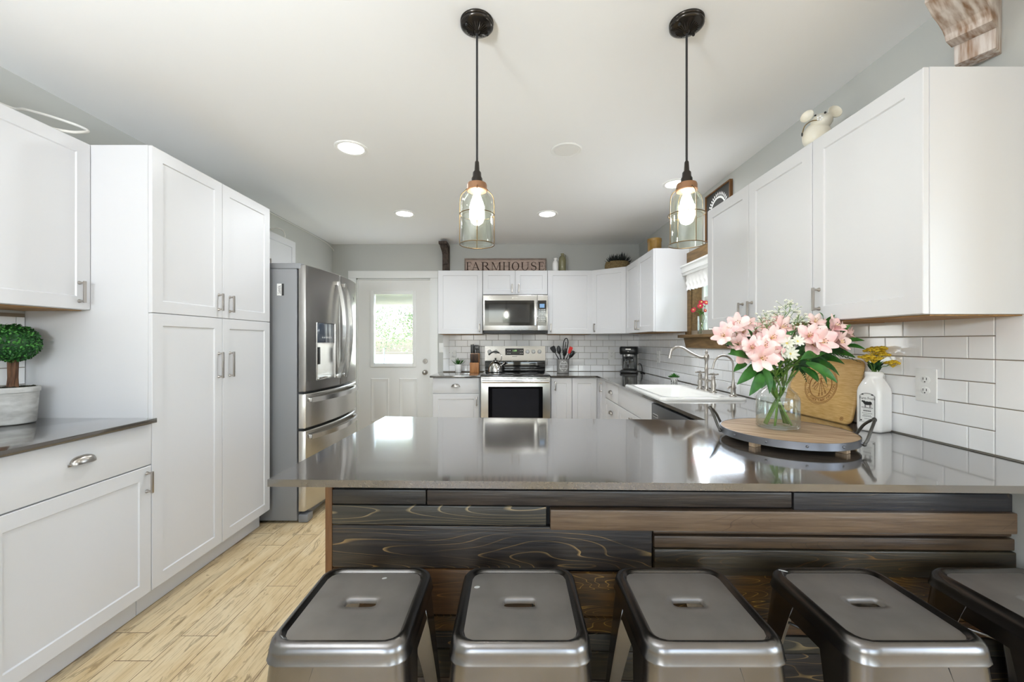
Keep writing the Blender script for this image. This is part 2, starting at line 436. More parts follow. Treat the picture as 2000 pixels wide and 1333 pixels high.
# ------------------------------------------------------------------ mesh helpers
class MB:
    def __init__(s):
        s.bm = bmesh.new()
        s.mi = 0
    def add(s, verts, faces, Mx=None, smooth=True):
        vs_ = [s.bm.verts.new(Mx @ Vector(v) if Mx else v) for v in verts]
        for f in faces:
            try:
                fc = s.bm.faces.new([vs_[i] for i in f])
                fc.material_index = s.mi
            except ValueError:
                pass
        return vs_
    def box(s, x0, x1, y0, y1, z0, z1, bev=0.0, seg=2, Mx=None):
        b = bmesh.new()
        v = [b.verts.new(p) for p in ((x0, y0, z0), (x1, y0, z0), (x1, y1, z0), (x0, y1, z0), (x0, y0, z1), (x1, y0, z1), (x1, y1, z1), (x0, y1, z1))]
        for f in ((3, 2, 1, 0), (4, 5, 6, 7), (0, 1, 5, 4), (1, 2, 6, 5), (2, 3, 7, 6), (3, 0, 4, 7)):
            b.faces.new([v[i] for i in f])
        if bev > 0:
            bmesh.ops.bevel(b, geom=list(b.edges), offset=bev, segments=seg, profile=0.6, affect='EDGES')
        s.merge(b, Mx)
        return s
    def merge(s, b, Mx=None):
        b.verts.index_update()
        vs_ = [s.bm.verts.new(Mx @ v.co if Mx else v.co) for v in b.verts]
        for f in b.faces:
            try:
                fc = s.bm.faces.new([vs_[v.index] for v in f.verts])
                fc.material_index = s.mi
            except ValueError:
                pass
        b.free()
    def loft(s, loops, closed=True, cap0=False, cap1=False, Mx=None):
        n = len(loops[0])
        verts = [p for lp in loops for p in lp]
        faces = []
        for k in range(len(loops) - 1):
            for i in range(n if closed else n - 1):
                j = (i + 1) % n
                faces.append((k * n + i, k * n + j, (k + 1) * n + j, (k + 1) * n + i))
        if cap0:
            faces.append(tuple(range(n - 1, -1, -1)))
        if cap1:
            o = (len(loops) - 1) * n
            faces.append(tuple(o + i for i in range(n)))
        s.add(verts, faces, Mx)
        return s
    def lathe(s, prof, c=(0, 0, 0), n=32, Mx=None, cap=True):
        loops = []
        for r, z in prof:
            r = max(r, 1e-5)
            loops.append([(c[0] + r * math.cos(2 * PI * i / n), c[1] + r * math.sin(2 * PI * i / n), c[2] + z) for i in range(n)])
        s.loft(loops, True, cap and prof[0][0] > 1e-4, cap and prof[-1][0] > 1e-4, Mx)
        return s
    def cyl(s, p0, p1, r0, r1=None, n=16):
        r1 = r0 if r1 is None else r1
        return s.tube([p0, p1], [r0, r1], n)
    def tube(s, pts, rad, n=10, closed=False, flat=None):
        """sweep a circle (or flat=(w,h) box) along points"""
        P = [Vector(p) for p in pts]
        m = len(P)
        rads = rad if isinstance(rad, (list, tuple)) else [rad] * m
        T = []
        for i in range(m):
            a = P[(i - 1) % m] if (closed or i > 0) else P[i]
            b = P[(i + 1) % m] if (closed or i < m - 1) else P[i]
            T.append((b - a).normalized())
        up = Vector((0, 0, 1)) if abs(T[0].z) < 0.9 else Vector((1, 0, 0))
        nrm = (up - T[0] * up.dot(T[0])).normalized()
        loops = []
        for i in range(m):
            nrm = (nrm - T[i] * nrm.dot(T[i])).normalized()
            bi = T[i].cross(nrm)
            if flat:
                w, h = flat[0] / 2, flat[1] / 2
                loops.append([P[i] + nrm * h * a + bi * w * c for a, c in ((1, 1), (1, -1), (-1, -1), (-1, 1))])
            else:
                loops.append([P[i] + (nrm * math.cos(2 * PI * k / n) + bi * math.sin(2 * PI * k / n)) * rads[i] for k in range(n)])
        if closed:
            loops.append(loops[0])
        s.loft(loops, True, not closed, not closed)
        return s
    def prism(s, poly, z0, z1, Mx=None, bev=0.0):
        n = len(poly)
        b = bmesh.new()
        lo = [b.verts.new((p[0], p[1], z0)) for p in poly]
        hi = [b.verts.new((p[0], p[1], z1)) for p in poly]
        b.faces.new(lo[::-1])
        b.faces.new(hi)
        for i in range(n):
            j = (i + 1) % n
            b.faces.new((lo[i], lo[j], hi[j], hi[i]))
        if bev > 0:
            bmesh.ops.bevel(b, geom=list(b.edges), offset=bev, segments=2, profile=0.6, affect='EDGES')
        s.merge(b, Mx)
        return s
    def ball(s, c, r, sub=2, sc=(1, 1, 1), rot=None):
        b = bmesh.new()
        bmesh.ops.create_icosphere(b, subdivisions=sub, radius=1.0)
        Mx = Matrix.Translation(c)
        if rot:
            Mx = Mx @ rot
        Mx = Mx @ Matrix.Diagonal((r * sc[0], r * sc[1], r * sc[2], 1))
        s.merge(b, Mx)
        return s
    def text(s, body, size, Mx, extrude=0.0004, align='CENTER', space=1.0):
        cu = bpy.data.curves.new('lettering', 'FONT')
        cu.body = body
        cu.size = size
        cu.extrude = extrude
        cu.align_x = align
        cu.align_y = 'CENTER'
        cu.space_character = space
        cu.resolution_u = 3
        o = bpy.data.objects.new('lettering', cu)
        me = o.to_mesh()
        b = bmesh.new()
        b.from_mesh(me)
        o.to_mesh_clear()
        s.merge(b, Mx)
        bpy.data.objects.remove(o)
        bpy.data.curves.remove(cu)
        return s
    def build(s, name, mats, parent=None, angle=38, solid=0.0, label=None, kind=None, subsurf=0, recalc=True):
        if recalc:
            bmesh.ops.recalc_face_normals(s.bm, faces=s.bm.faces)
        lim = R(angle)
        for f in s.bm.faces:
            f.smooth = True
        for e in s.bm.edges:
            if len(e.link_faces) != 2 or e.calc_face_angle(0.0) > lim:
                e.smooth = False
        me = bpy.data.meshes.new(name)
        s.bm.to_mesh(me)
        s.bm.free()
        for m_ in (mats if isinstance(mats, (list, tuple)) else [mats]):
            me.materials.append(M[m_] if isinstance(m_, str) else m_)
        o = bpy.data.objects.new(name, me)
        COL.objects.link(o)
        if parent is not None:
            o.parent = parent
        if solid:
            md = o.modifiers.new('thickness', 'SOLIDIFY')
            md.thickness = solid
            md.offset = 0
        if subsurf:
            md = o.modifiers.new('smooth', 'SUBSURF')
            md.levels = md.render_levels = subsurf
        if label:
            o['label'] = label
        if kind:
            o['kind'] = kind
        return o

def thing(name, label, cat, loc=(0, 0, 0), rz=0.0, group=None, rot=None):
    o = bpy.data.objects.new(name, None)
    o.empty_display_size = 0.05
    COL.objects.link(o)
    o.location = loc
    o.rotation_euler = rot if rot else (0, 0, rz)
    o['label'] = label
    o['category'] = cat
    if group:
        o['group'] = group
    return o
def tag(o, label, cat, group=None):
    o['label'] = label
    o['category'] = cat
    if group:
        o['group'] = group
    return o
def struct(mb, name, mats, parent=None, **kw):
    o = mb.build(name, mats, parent, **kw)
    o['kind'] = 'structure'
    return o
def copy_tree(o, parent=None):
    c = o.copy()
    COL.objects.link(c)
    if parent is not None:
        c.parent = parent
    for ch in list(o.children):
        copy_tree(ch, c)
    return c
def at(px, py, y):
    """the point at depth y that the photograph shows at (px, py)"""
    return Vector(((px - 1003.0) * y / F, y, EYE - (py - 668.0) * y / F))
def arc(c, r, a0, a1, n, plane='xz'):
    out = []
    for i in range(n + 1):
        a = a0 + (a1 - a0) * i / n
        u, v = r * math.cos(a), r * math.sin(a)
        out.append((c[0] + u, c[1], c[2] + v) if plane == 'xz' else ((c[0], c[1] + u, c[2] + v) if plane == 'yz' else (c[0] + u, c[1] + v, c[2])))
    return out
def spline(pts, n=8):
    P = [Vector(p) for p in pts]
    P = [P[0] * 2 - P[1]] + P + [P[-1] * 2 - P[-2]]
    out = []
    for i in range(1, len(P) - 2):
        for k in range(n):
            t = k / n
            a, b, c, d = P[i - 1], P[i], P[i + 1], P[i + 2]
            out.append(0.5 * ((2 * b) + (c - a) * t + (2 * a - 5 * b + 4 * c - d) * t * t + (3 * b - a - 3 * c + d) * t ** 3))
    out.append(P[-2])
    return out

# ================================================================== THE SETTING
def wall_grid(mb, axis, pos0, pos1, u0, u1, z0, z1, holes):
    """wall slab between pos0/pos1 on one axis with rectangular holes (ua,ub,za,zb)"""
    us = sorted(set([u0, u1] + [h[0] for h in holes] + [h[1] for h in holes]))
    zs = sorted(set([z0, z1] + [h[2] for h in holes] + [h[3] for h in holes]))
    for i in range(len(us) - 1):
        for j in range(len(zs) - 1):
            uc, zc = (us[i] + us[i + 1]) / 2, (zs[j] + zs[j + 1]) / 2
            if any(h[0] < uc < h[1] and h[2] < zc < h[3] for h in holes):
                continue
            if axis == 'x':
                mb.box(pos0, pos1, us[i], us[i + 1], zs[j], zs[j + 1])
            else:
                mb.box(us[i], us[i + 1], pos0, pos1, zs[j], zs[j + 1])
    return mb
struct(MB().box(XL - 0.15, XE + 0.15, YF - 0.15, YB + 0.15, -0.1, 0.0), 'floor', 'floor')
struct(MB().box(XL - 0.15, XE + 0.15, YF - 0.15, YB + 0.15, HC, HC + 0.15), 'ceiling', 'ceiling')
struct(MB().box(XL - 0.15, XL, YF, YB, 0, HC), 'wall_left', 'wall')
DX0, DX1, DZ = -1.995, -1.047, 2.095            # door opening
wall_back = struct(wall_grid(MB(), 'y', YB, YB + 0.15, XL - 0.15, XR + 0.15, 0, HC, [(DX0, DX1, 0, DZ)]), 'wall_back', 'wall')
WY0, WY1, WZ0, WZ1 = 2.72, 3.58, 1.352, 1.985    # window opening
wall_right = struct(wall_grid(MB(), 'x', XR, XR + 0.15, YN, YB, 0, HC, [(WY0, WY1, WZ0, WZ1)]), 'wall_right', 'wall')
struct(wall_grid(MB(), 'y', YF - 0.15, YF, XL - 0.15, XE + 0.15, 0, HC, [(-1.95, -0.15, 0.6, 2.3), (0.65, 2.45, 0.6, 2.3)]), 'wall_front', 'wall')
struct(wall_grid(MB(), 'x', XE, XE + 0.15, YF, YN + 0.15, 0, HC, [(-2.4, -0.6, 0.6, 2.3)]), 'wall_east', 'wall')
struct(MB().box(XR + 0.15, XE + 0.15, YN, YN + 0.15, 0, HC), 'wall_return', 'wall')

# ---- tile backsplash (pattern inside one mesh per wall)
def tile_one(mb, u0, u1, z0, z1, put):
    t, g = 0.0065, 0.0016
    e = 0.0022
    a = [(u0 + g, z0 + g), (u1 - g, z0 + g), (u1 - g, z1 - g), (u0 + g, z1 - g)]
    b = [(u0 + g + e, z0 + g + e), (u1 - g - e, z0 + g + e), (u1 - g - e, z1 - g - e), (u0 + g + e, z1 - g - e)]
    v = [put(p[0], 0.0, p[1]) for p in a] + [put(p[0], t - 0.0012, p[1]) for p in a] + [put(p[0], t, p[1]) for p in b]
    f = [(8, 9, 10, 11)]
    for i in range(4):
        j = (i + 1) % 4
        f += [(i, j, 4 + j, 4 + i), (4 + i, 4 + j, 8 + j, 8 + i)]
    mb.add(v, f)
def tile_field(mb, u0, u1, z0, rows, put, first_half=0, skip=None, w=0.1555, h=0.0785):
    for r in range(rows):
        u = u0
        step = w / 2 if (r % 2 == first_half) else w
        while u < u1 - 0.01:
            ue = min(u + step, u1)
            if not (skip and skip(u, ue, r)):
                tile_one(mb, u, ue, z0 + r * h, z0 + (r + 1) * h, put)
            u = ue
            step = w
    return mb
ZT = CT + 0.003
put_r = lambda u, d, z: (XR - 0.002 - d, u, z)
mb = MB()
mb.mi = 1
mb.box(XR - 0.002, XR - 0.0005, 1.2375, YB - 0.001, CT, CT + 6 * 0.0785 + 0.004)
mb.mi = 0
tile_field(mb, 1.316, YB - 0.006, ZT, 6, put_r, 0, lambda a, b, r: r == 5 and b > 2.66 and a < 3.64)
for k in range(3):
    tile_one(mb, 1.2375, 1.316, ZT + k * 0.157, ZT + (k + 1) * 0.157, put_r)
struct(mb, 'backsplash', ['tile', 'grout'], wall_right, angle=4)
put_b = lambda u, d, z: (u, YB - 0.002 - d, z)
mb = MB()
mb.mi = 1
mb.box(-0.892, XR - 0.003, YB - 0.002, YB - 0.0005, CT, CT + 6 * 0.0785 + 0.004)
mb.mi = 0
tile_field(mb, -0.815, XR - 0.004, ZT, 6, put_b, 0)
for k in range(3):
    tile_one(mb, -0.892, -0.815, ZT + k * 0.157, ZT + (k + 1) * 0.157, put_b)
struct(mb, 'backsplash', ['tile', 'grout'], wall_back, angle=4)
wall_left = bpy.data.objects['wall_left']
put_l = lambda u, d, z: (XL + 0.002 + d, u, z)
mb = MB()
mb.mi = 1
mb.box(XL + 0.0005, XL + 0.002, 0.7, 1.882, CTL, CTL + 0.49)
mb.mi = 0
for r in range(6):
    tile_one(mb, 1.846, 1.88, CTL + 0.003 + r * 0.0785, CTL + 0.003 + (r + 1) * 0.0785, put_l)
for r in range(6):
    u = 1.846
    st = 0.0778 if r % 2 else 0.1555
    while u > 0.72:
        ue = max(u - st, 0.7)
        tile_one(mb, ue, u, CTL + 0.003 + r * 0.0785, CTL + 0.003 + (r + 1) * 0.0785, put_l)
        u = ue
        st = 0.1555
struct(mb, 'backsplash', ['tile', 'grout'], wall_left, angle=4)

# ---- back door
door = struct(MB().box(DX0 + 0.003, DX0 + 0.016, YB + 0.012, YB + 0.148, 0.001, DZ - 0.003).box(DX1 - 0.016, DX1 - 0.003, YB + 0.012, YB + 0.148, 0.001, DZ - 0.003)
       .box(DX0 + 0.003, DX1 - 0.003, YB + 0.012, YB + 0.148, DZ - 0.016, DZ - 0.003), 'door_1', 'trim')
def casing(mb, x0, x1, z0, z1):
    return mb.box(x0, x1, YB - 0.018, YB - 0.0005, z0, z1, 0.003)
mb = MB()
casing(mb, -2.088, DX0 + 0.004, 0.001, DZ - 0.002)
casing(mb, DX1 - 0.004, -0.955, 0.001, DZ - 0.002)
casing(mb, -2.088, -0.955, DZ - 0.001, 2.185)
struct(mb, 'trim_1', 'trim')
# the slab, built as a frame with a lite and two raised panels
LX0, LX1, LZ0, LZ1 = -1.775, -1.283, 1.015, 1.895
SX0, SX1, SZ1 = DX0 + 0.018, DX1 - 0.018, DZ - 0.018
dy = YB + 0.03
mb = wall_grid(MB(), 'y', dy, dy + 0.045, SX0, SX1, 0.012, SZ1, [(LX0, LX1, LZ0, LZ1)])
def panel_raise(mb, x0, x1, z0, z1):
    for k, (g, d0) in enumerate(((0.0, 0.006),)):
        pass
    mb.loft([[(x0, dy, z0), (x1, dy, z0), (x1, dy, z1), (x0, dy, z1)],
             [(x0 + .008, dy - .009, z0 + .008), (x1 - .008, dy - .009, z0 + .008), (x1 - .008, dy - .009, z1 - .008), (x0 + .008, dy - .009, z1 - .008)],
             [(x0 + .03, dy - .001, z0 + .03), (x1 - .03, dy - .001, z0 + .03), (x1 - .03, dy - .001, z1 - .03), (x0 + .03, dy - .001, z1 - .03)],
             [(x0 + .055, dy - .008, z0 + .055), (x1 - .055, dy - .008, z0 + .055), (x1 - .055, dy - .008, z1 - .055), (x0 + .055, dy - .008, z1 - .055)]], True, False, True)
panel_raise(mb, -1.815, -1.585, 0.27, 0.825)
panel_raise(mb, -1.455, -1.225, 0.27, 0.825)
slab = mb.build('door_slab', 'door', door)
mb = MB()
for (x0, x1, z0, z1) in ((LX0 - .045, LX0, LZ0 - .045, LZ1 + .045), (LX1, LX1 + .045, LZ0 - .045, LZ1 + .045), (LX0, LX1, LZ0 - .045, LZ0), (LX0, LX1, LZ1, LZ1 + .045)):
    mb.box(x0, x1, dy - 0.014, dy - 0.0005, z0, z1, 0.005)
mb.build('lite_frame', 'white_plastic', door)
MB().box(LX0 - .001, LX1 + .001, dy + 0.014, dy + 0.018, LZ0 - .001, LZ1 + .001).build('glass_pane', 'pane', door)
mb = MB()
zz = LZ1 - 0.012
mb.box(LX0 + .008, LX1 - .008, dy + 0.022, dy + 0.036, LZ1 - 0.02, LZ1 - 0.002)
for k in range(16):
    mb.box(LX0 + .01, LX1 - .01, dy + 0.024, dy + 0.036, LZ1 - 0.0285 - k * 0.0082, LZ1 - 0.0212 - k * 0.0082)
for k in range(40):
    z = LZ1 - 0.17 - k * 0.0178
    mb.box(LX0 + .01, LX1 - .01, dy + 0.024, dy + 0.036, z, z + 0.0007)
for x in (LX0 + .09, LX1 - .09):
    mb.box(x, x + .0015, dy + 0.023, dy + 0.0245, LZ0 + .01, LZ1 - .01)
mb.build('mini_blind', 'blind', door)
mb = MB()
mb.cyl((-1.125, dy - 0.001, 0.901), (-1.125, dy - 0.008, 0.901), 0.033, 0.031, 24).cyl((-1.125, dy - 0.008, 0.901), (-1.125, dy - 0.035, 0.901), 0.012, 0.012)
mb.ball((-1.125, dy - 0.05, 0.901), 0.028, 3, (1, 0.75, 1))
mb.build('door_knob', 'nickel', door)
mb = MB()
mb.cyl((-1.125, dy - 0.001, 1.043), (-1.125, dy - 0.012, 1.043), 0.032, 0.028, 24)
mb.box(-1.130, -1.120, dy - 0.03, dy - 0.012, 1.026, 1.060, 0.003)
mb.build('deadbolt', 'nickel', door)

# ---- kitchen window in the right wall
win = struct(MB().box(XR + 0.002, XR + 0.148, WY0 + .001, WY0 + .018, WZ0 + .001, WZ1 - .001).box(XR + 0.002, XR + 0.148, WY1 - .018, WY1 - .001, WZ0 + .001, WZ1 - .001)
      .box(XR + 0.002, XR + 0.148, WY0 + .018, WY1 - .018, WZ1 - .018, WZ1 - .001), 'window_1', 'jambwood')
mb = MB()
mb.box(XR - 0.02, XR - 0.0005, WY1 - .006, WY1 + 0.085, WZ0 + .004, WZ1 - .01, 0.002)
mb.box(XR - 0.02, XR - 0.0005, WY0 - 0.085, WY0 + .006, WZ0 + .004, WZ1 - .01, 0.002)
mb.box(XR - 0.024, XR - 0.0005, WY0 - 0.1, WY1 + 0.09, WZ1 - .008, WZ1 + 0.105, 0.002)
mb.build('casing', 'jambwood', win)
mb = MB()
mb.box(XR - 0.0082, XR + 0.149, WY0 + .001, WY1 - .001, WZ0 - 0.026, WZ0 + .0005)
mb.box(XR - 0.075, XR - 0.0085, WY0 - .11, WY1 + .12, WZ0 - 0.026, WZ0, 0.003)
mb.build('sill', 'jambwood', win)
mb = MB()
a, b = WY0 - .09, WY1 + .09
Mx = Matrix(((0, 0, 1, XR - 0.032), (1, 0, 0, 0), (0, 1, 0, 0), (0, 0, 0, 1)))
mb.prism([(a + .05, WZ0 - .115), (b - .05, WZ0 - .115), (b, WZ0 - .027), (a, WZ0 - .027)], 0, 0.022, Mx, 0.002)
mb.build('apron', 'jambwood', win)
mb = MB()
x0, x1 = XR + .085, XR + .125
mb.box(x0, x1, WY1 - .052, WY1 - .018, WZ0 + .001, WZ1 - .018).box(x0, x1, WY0 + .018, WY0 + .052, WZ0 + .001, WZ1 - .018)
mb.box(x0, x1, WY0 + .052, WY1 - .052, WZ0 + .001, WZ0 + .036).box(x0, x1, WY0 + .052, WY1 - .052, WZ1 - .052, WZ1 - .018)
mb.box(x0 + .004, x1, WY0 + .052, WY1 - .052, 1.655, 1.685)
mb.build('sash_frame', 'white_plastic', win)
MB().box(XR + .104, XR + .107, WY0 + .05, WY1 - .05, WZ0 + .034, WZ1 - .05).build('pane', 'pane', win)

# white gathered valance on its moulded rail, in front of the window head
val = thing('window_valance', 'white ruffled valance shade hanging under the brown wood header of the sink window', 'window shade', (XR, 0, 0))
mb = MB()
for (d, z0, z1) in ((0.075, 1.905, 1.965), (0.085, 1.955, 1.972), (0.066, 1.882, 1.906)):
    mb.box(-d, -0.0255 if z1 > 1.97 else -0.021, WY0 - .085, WY1 + .075, z0, z1, 0.004)
mb.build('cornice_rail', 'trim', val)
mb = MB()
loops = []
ny = 90
for j, (z, amp, out) in enumerate(((1.90, .002, .040), (1.86, .006, .05), (1.835, .004, .043), (1.81, .007, .052), (1.785, .004, .044), (1.765, .009, .05), (1.748, .012, .054))):
    row = []
    for i in range(ny + 1):
        y = WY0 - .02 + (WY1 - WY0 + .01) * i / ny
        zs = z - (0.010 * abs(math.sin(i * PI / 6)) if j == 6 else 0)
        row.append((-out - amp * math.sin(i * 0.9 + j), y, zs))
    loops.append(row)
mb.loft(loops, False)
mb.build('gathered_fabric', 'fan_white', val, angle=80, solid=0.0015)

# ---- outside
struct(MB().box(-30, 30, YB + 0.16, 45, -0.32, -0.12), 'ground', 'grass')
struct(MB().box(XR + .16, 30, YN + .2, YB + 0.16, -0.32, -0.12), 'ground', 'grass')
post = MB().box(1.88, 1.985, 4.12, 4.225, -0.12, 2.7, 0.004).build('porch_post', 'postwood')
tag(post, 'weathered grey wooden post standing outside the sink window', 'post')
def leafcloud(mb, c, r, n, size, sq=1.0):
    for _ in range(n):
        d = Vector((random.gauss(0, 1), random.gauss(0, 1), random.gauss(0, 1))).normalized() * (random.random() ** 0.45)
        p = Vector(c) + Vector((d.x * r, d.y * r, d.z * r * sq))
        a = Vector((random.uniform(-1, 1), random.uniform(-1, 1), random.uniform(-1, 1))).normalized() * size * random.uniform(.6, 1.3)
        b = a.cross(Vector((random.uniform(-1, 1), random.uniform(-1, 1), random.uniform(-1, 1)))).normalized() * a.length * .55
        mb.add([p - a, p + b, p + a, p - b], [(0, 1, 2, 3)])
def tree(x, y, h, r, label):
    t = thing('tree', label, 'tree', (x, y, -0.12))
    MB().tube([(0, 0, 0), (.05, .02, h * .35), (-.03, .05, h * .75)], [h * .02, h * .016, h * .008], 10).build('trunk', 'bark', t)
    mb = MB()
    for k in range(9):
        a = k * 2.4
        leafcloud(mb, (math.cos(a) * r * .55, math.sin(a) * r * .55, h * .58 + (k % 4 - 1.2) * r * .34), r * .5, 560, 0.042)
    mb.build('foliage', 'foliage', t, recalc=False)
tree(-2.7, 12.5, 3.8, 1.25, 'green leafy tree seen at the right side of the back door glass')
tree(-6.3, 15.5, 4.6, 1.9, 'pale green tree seen at the left side of the back door glass')
tree(-4.6, 20.0, 6.5, 2.6, 'tall pale tree standing farthest away beyond the back door glass')
fe = thing('wire_fence', 'thin wire yard fence low in the back door glass', 'fence', (-4, 10.5, -0.12))
for k in range(6):
    MB().cyl((-3 + k * 1.2, 0, 0), (-3 + k * 1.2, 0, 1.25), 0.02, 0.02, 8).build('fence_post', 'fridge_side', fe)
mb = MB()
for k in range(5):
    mb.box(-3.2, 3.2, -.004, .004, .25 + k * .22, .258 + k * .22)
mb.build('wires', 'fridge_side', fe)

# ================================================================== CABINETS
def shaker(mb, u0, u1, z0, z1, t=0.019, s=0.058, dep=0.006):
    """door front in local coords: faces -y, back of the door at y=0"""
    b = bmesh.new()
    def ring(u0_, u1_, z0_, z1_, y):
        return [b.verts.new(p) for p in ((u0_, y, z0_), (u1_, y, z0_), (u1_, y, z1_), (u0_, y, z1_))]
    e = 0.0018
    back = ring(u0, u1, z0, z1, -0.001)
    o0 = ring(u0, u1, z0, z1, -t + e)
    o1 = ring(u0 + e, u1 - e, z0 + e, z1 - e, -t)
    i0 = ring(u0 + s, u1 - s, z0 + s, z1 - s, -t)
    i1 = ring(u0 + s + .0035, u1 - s - .0035, z0 + s + .0035, z1 - s - .0035, -t + dep)
    b.faces.new(back)
    b.faces.new(i1)
    for A, B in ((back, o0), (o0, o1), (o1, i0), (i0, i1)):
        for i in range(4):
            j = (i + 1) % 4
            b.faces.new((A[i], A[j], B[j], B[i]))
    mb.merge(b)
    return mb
def slab_front(mb, u0, u1, z0, z1, t=0.019):
    return mb.box(u0, u1, -t, -0.001, z0, z1, 0.002, 2)
def pull(parent, u, z, ln, vertical=True, y=-0.019):
    """bar pull: two flared posts and a flat bar"""
    mb = MB()
    def post_(a):
        p = (u, y, z + a) if vertical else (u + a, y, z)
        q = (p[0], y - 0.022, p[2])
        mb.tube([p, (p[0], y - .004, p[2]), (p[0], y - .010, p[2]), q], [0.0085, 0.0075, 0.0045, 0.0048], 12)
    h = ln / 2 - 0.008
    post_(h)
    post_(-h)
    if vertical:
        mb.box(u - .005, u + .005, y - .030, y - .0215, z - ln / 2, z + ln / 2, .0018)
    else:
        mb.box(u - ln / 2, u + ln / 2, y - .030, y - .0215, z - .005, z + .005, .0018)
    return mb.build('handle', 'nickel', parent)
def cup(parent, u, z, w=0.1, y=-0.019):
    mb = MB()
    n, k = 20, 8
    loops = []
    for j in range(k + 1):
        ph = (PI / 2) * j / k
        row = []
        for i in range(n + 1):
            th = PI * i / n
            row.append((u + w / 2 * 0.88 * math.cos(th), y - 0.0265 * (math.sin(th) ** .6) * math.cos(ph) ** .8 - .0015, z - .012 + 0.030 * (math.sin(th) ** .6) * math.sin(ph)))
        loops.append(row)
    mb.loft(loops, False)
    mb.box(u - w / 2, u - w / 2 * .8, y - .004, y - .0005, z - .016, z - .006, .0015)
    mb.box(u + w / 2 * .8, u + w / 2, y - .004, y - .0005, z - .016, z - .006, .0015)
    return mb.build('cup_pull', 'nickel', parent, solid=0.0016)

FACE = {'back': 0.0, 'left': R(90), 'right': R(-90)}
def cabinet(name, label, cat, origin, side, w, dep, z0, z1, fronts, toe=0.0, hollow=False, group=None):
    """origin = front-left-bottom of the carcass front plane (seen from the front). fronts: list of dicts"""
    t = thing(name, label, cat, (origin[0], origin[1], 0), FACE[side], group)
    mb = MB()
    if hollow:
        mb.box(0, .018, 0, dep, toe, z1).box(w - .018, w, 0, dep, toe, z1).box(.018, w - .018, 0, dep, toe, toe + .018).box(.018, w - .018, dep - .01, dep, toe + .018, z1)
        mb.box(.018, w - .018, 0, .018, z1 - .2, z1).box(.018, w - .018, 0, .018, toe + .018, toe + .06)
    else:
        mb.box(0, w, 0, dep, toe if toe else z0, z1, 0.0012, 1)
    mb.build('carcass', 'cab', t)
    if toe:
        MB().box(0.001, w - .001, 0.055, dep - .02, 0.001, toe - .0005).build('toe_kick', 'cab', t)
    else:
        MB().box(.012, w - .012, .012, dep - .004, z0 - .004, z0 - .0005).build('underside', 'cab_under', t)
    for f in fronts:
        g = f.get('gap', 0.0016)
        mb = MB()
        (slab_front if f['k'] == 'slab' else shaker)(mb, f['u'][0] + g, f['u'][1] - g, f['z'][0] + g, f['z'][1] - g)
        o = mb.build(f.get('n', 'door'), 'cab', t)
        if 'pull' in f:
            u, z, ln = f['pull']
            pull(o, u, z, ln)
        if 'cup' in f:
            cup(o, f['cup'][0], f['cup'][1])
    return t

FT = 0.020     # door thickness allowance: carcass front sits this far behind the visible face
# --- left side (faces +X): u = y - y0
fx = -1.70 - FT
P0, P1 = 1.883, 2.797
ZT_L, ZS = 2.217, 1.427
W = P1 - P0
cabinet('pantry_cabinet', 'tall white pantry cabinet with four shaker doors beside the refrigerator', 'cabinet', (fx, P0), 'left', W, fx - XL - .002, .117, ZT_L, [
    dict(k='shaker', u=(0, W / 2), z=(.117, ZS), pull=(W / 2 - .03, 1.156, .15)),
    dict(k='shaker', u=(W / 2, W), z=(.117, ZS), pull=(W / 2 + .06, 1.156, .15)),
    dict(k='shaker', u=(0, W / 2), z=(ZS, ZT_L), pull=(W / 2 - .03, 1.519, .1)),
    dict(k='shaker', u=(W / 2, W), z=(ZS, ZT_L), pull=(W / 2 + .06, 1.515, .1))], toe=.117)
B0 = 1.273
w = P0 - B0 - .001
cabinet('base_cabinet', 'white base cabinet with one drawer and one door under the left counter', 'cabinet', (fx, B0), 'left', w, fx - XL - .002, .117, CTL - .0215, [
    dict(k='slab', n='drawer', u=(0, w), z=(.715, CTL - .026), cup=(1.577 - B0, .826)),
    dict(k='shaker', u=(0, w), z=(.117, .712), pull=(w - .025, .638, .1))], toe=.117)
w = .6
cabinet('base_cabinet', 'white base cabinet beyond the left edge under the left counter', 'cabinet', (fx, B0 - w - .001), 'left', w, fx - XL - .002, .117, CTL - .0215, [
    dict(k='slab', n='drawer', u=(0, w), z=(.715, CTL - .026), cup=(.3, .826)),
    dict(k='shaker', u=(0, w), z=(.117, .712), pull=(w - .03, .638, .1))], toe=.117)
ux = -1.986 - FT
w = .457
cabinet('wall_cabinet', 'white wall cabinet hanging above the round topiary on the left', 'cabinet', (ux, P0 - w - .001), 'left', w, ux - XL - .002, 1.438, ZT_L, [
    dict(k='shaker', u=(0, w), z=(1.438, ZT_L), pull=(w - .05, 1.518, .1))])
cabinet('wall_cabinet', 'white wall cabinet cut off by the left edge of the picture', 'cabinet', (ux, P0 - 2 * w - .003), 'left', w, ux - XL - .002, 1.438, ZT_L, [
    dict(k='shaker', u=(0, w), z=(1.438, ZT_L), pull=(.03, 1.518, .1))])
w = .914
cabinet('wall_cabinet', 'white wall cabinet mounted above the refrigerator', 'cabinet', (-2.03 - FT, 2.82), 'left', w, -2.03 - FT - XL - .002, 1.86, ZT_L, [
    dict(k='shaker', u=(0, w / 2), z=(1.86, ZT_L), pull=(w / 2 - .03, 1.93, .1)),
    dict(k='shaker', u=(w / 2, w), z=(1.86, ZT_L), pull=(w / 2 + .03, 1.93, .1))])
MBt = MB().prism([(XL + .002, .66), (-1.675, .66), (-1.675, P0 - .001), (XL + .002, P0 - .001)], CTL - .021, CTL, None, .002)
tag(MBt.build('countertop', 'quartz'), 'dark grey stone countertop under the topiary on the left', 'countertop')

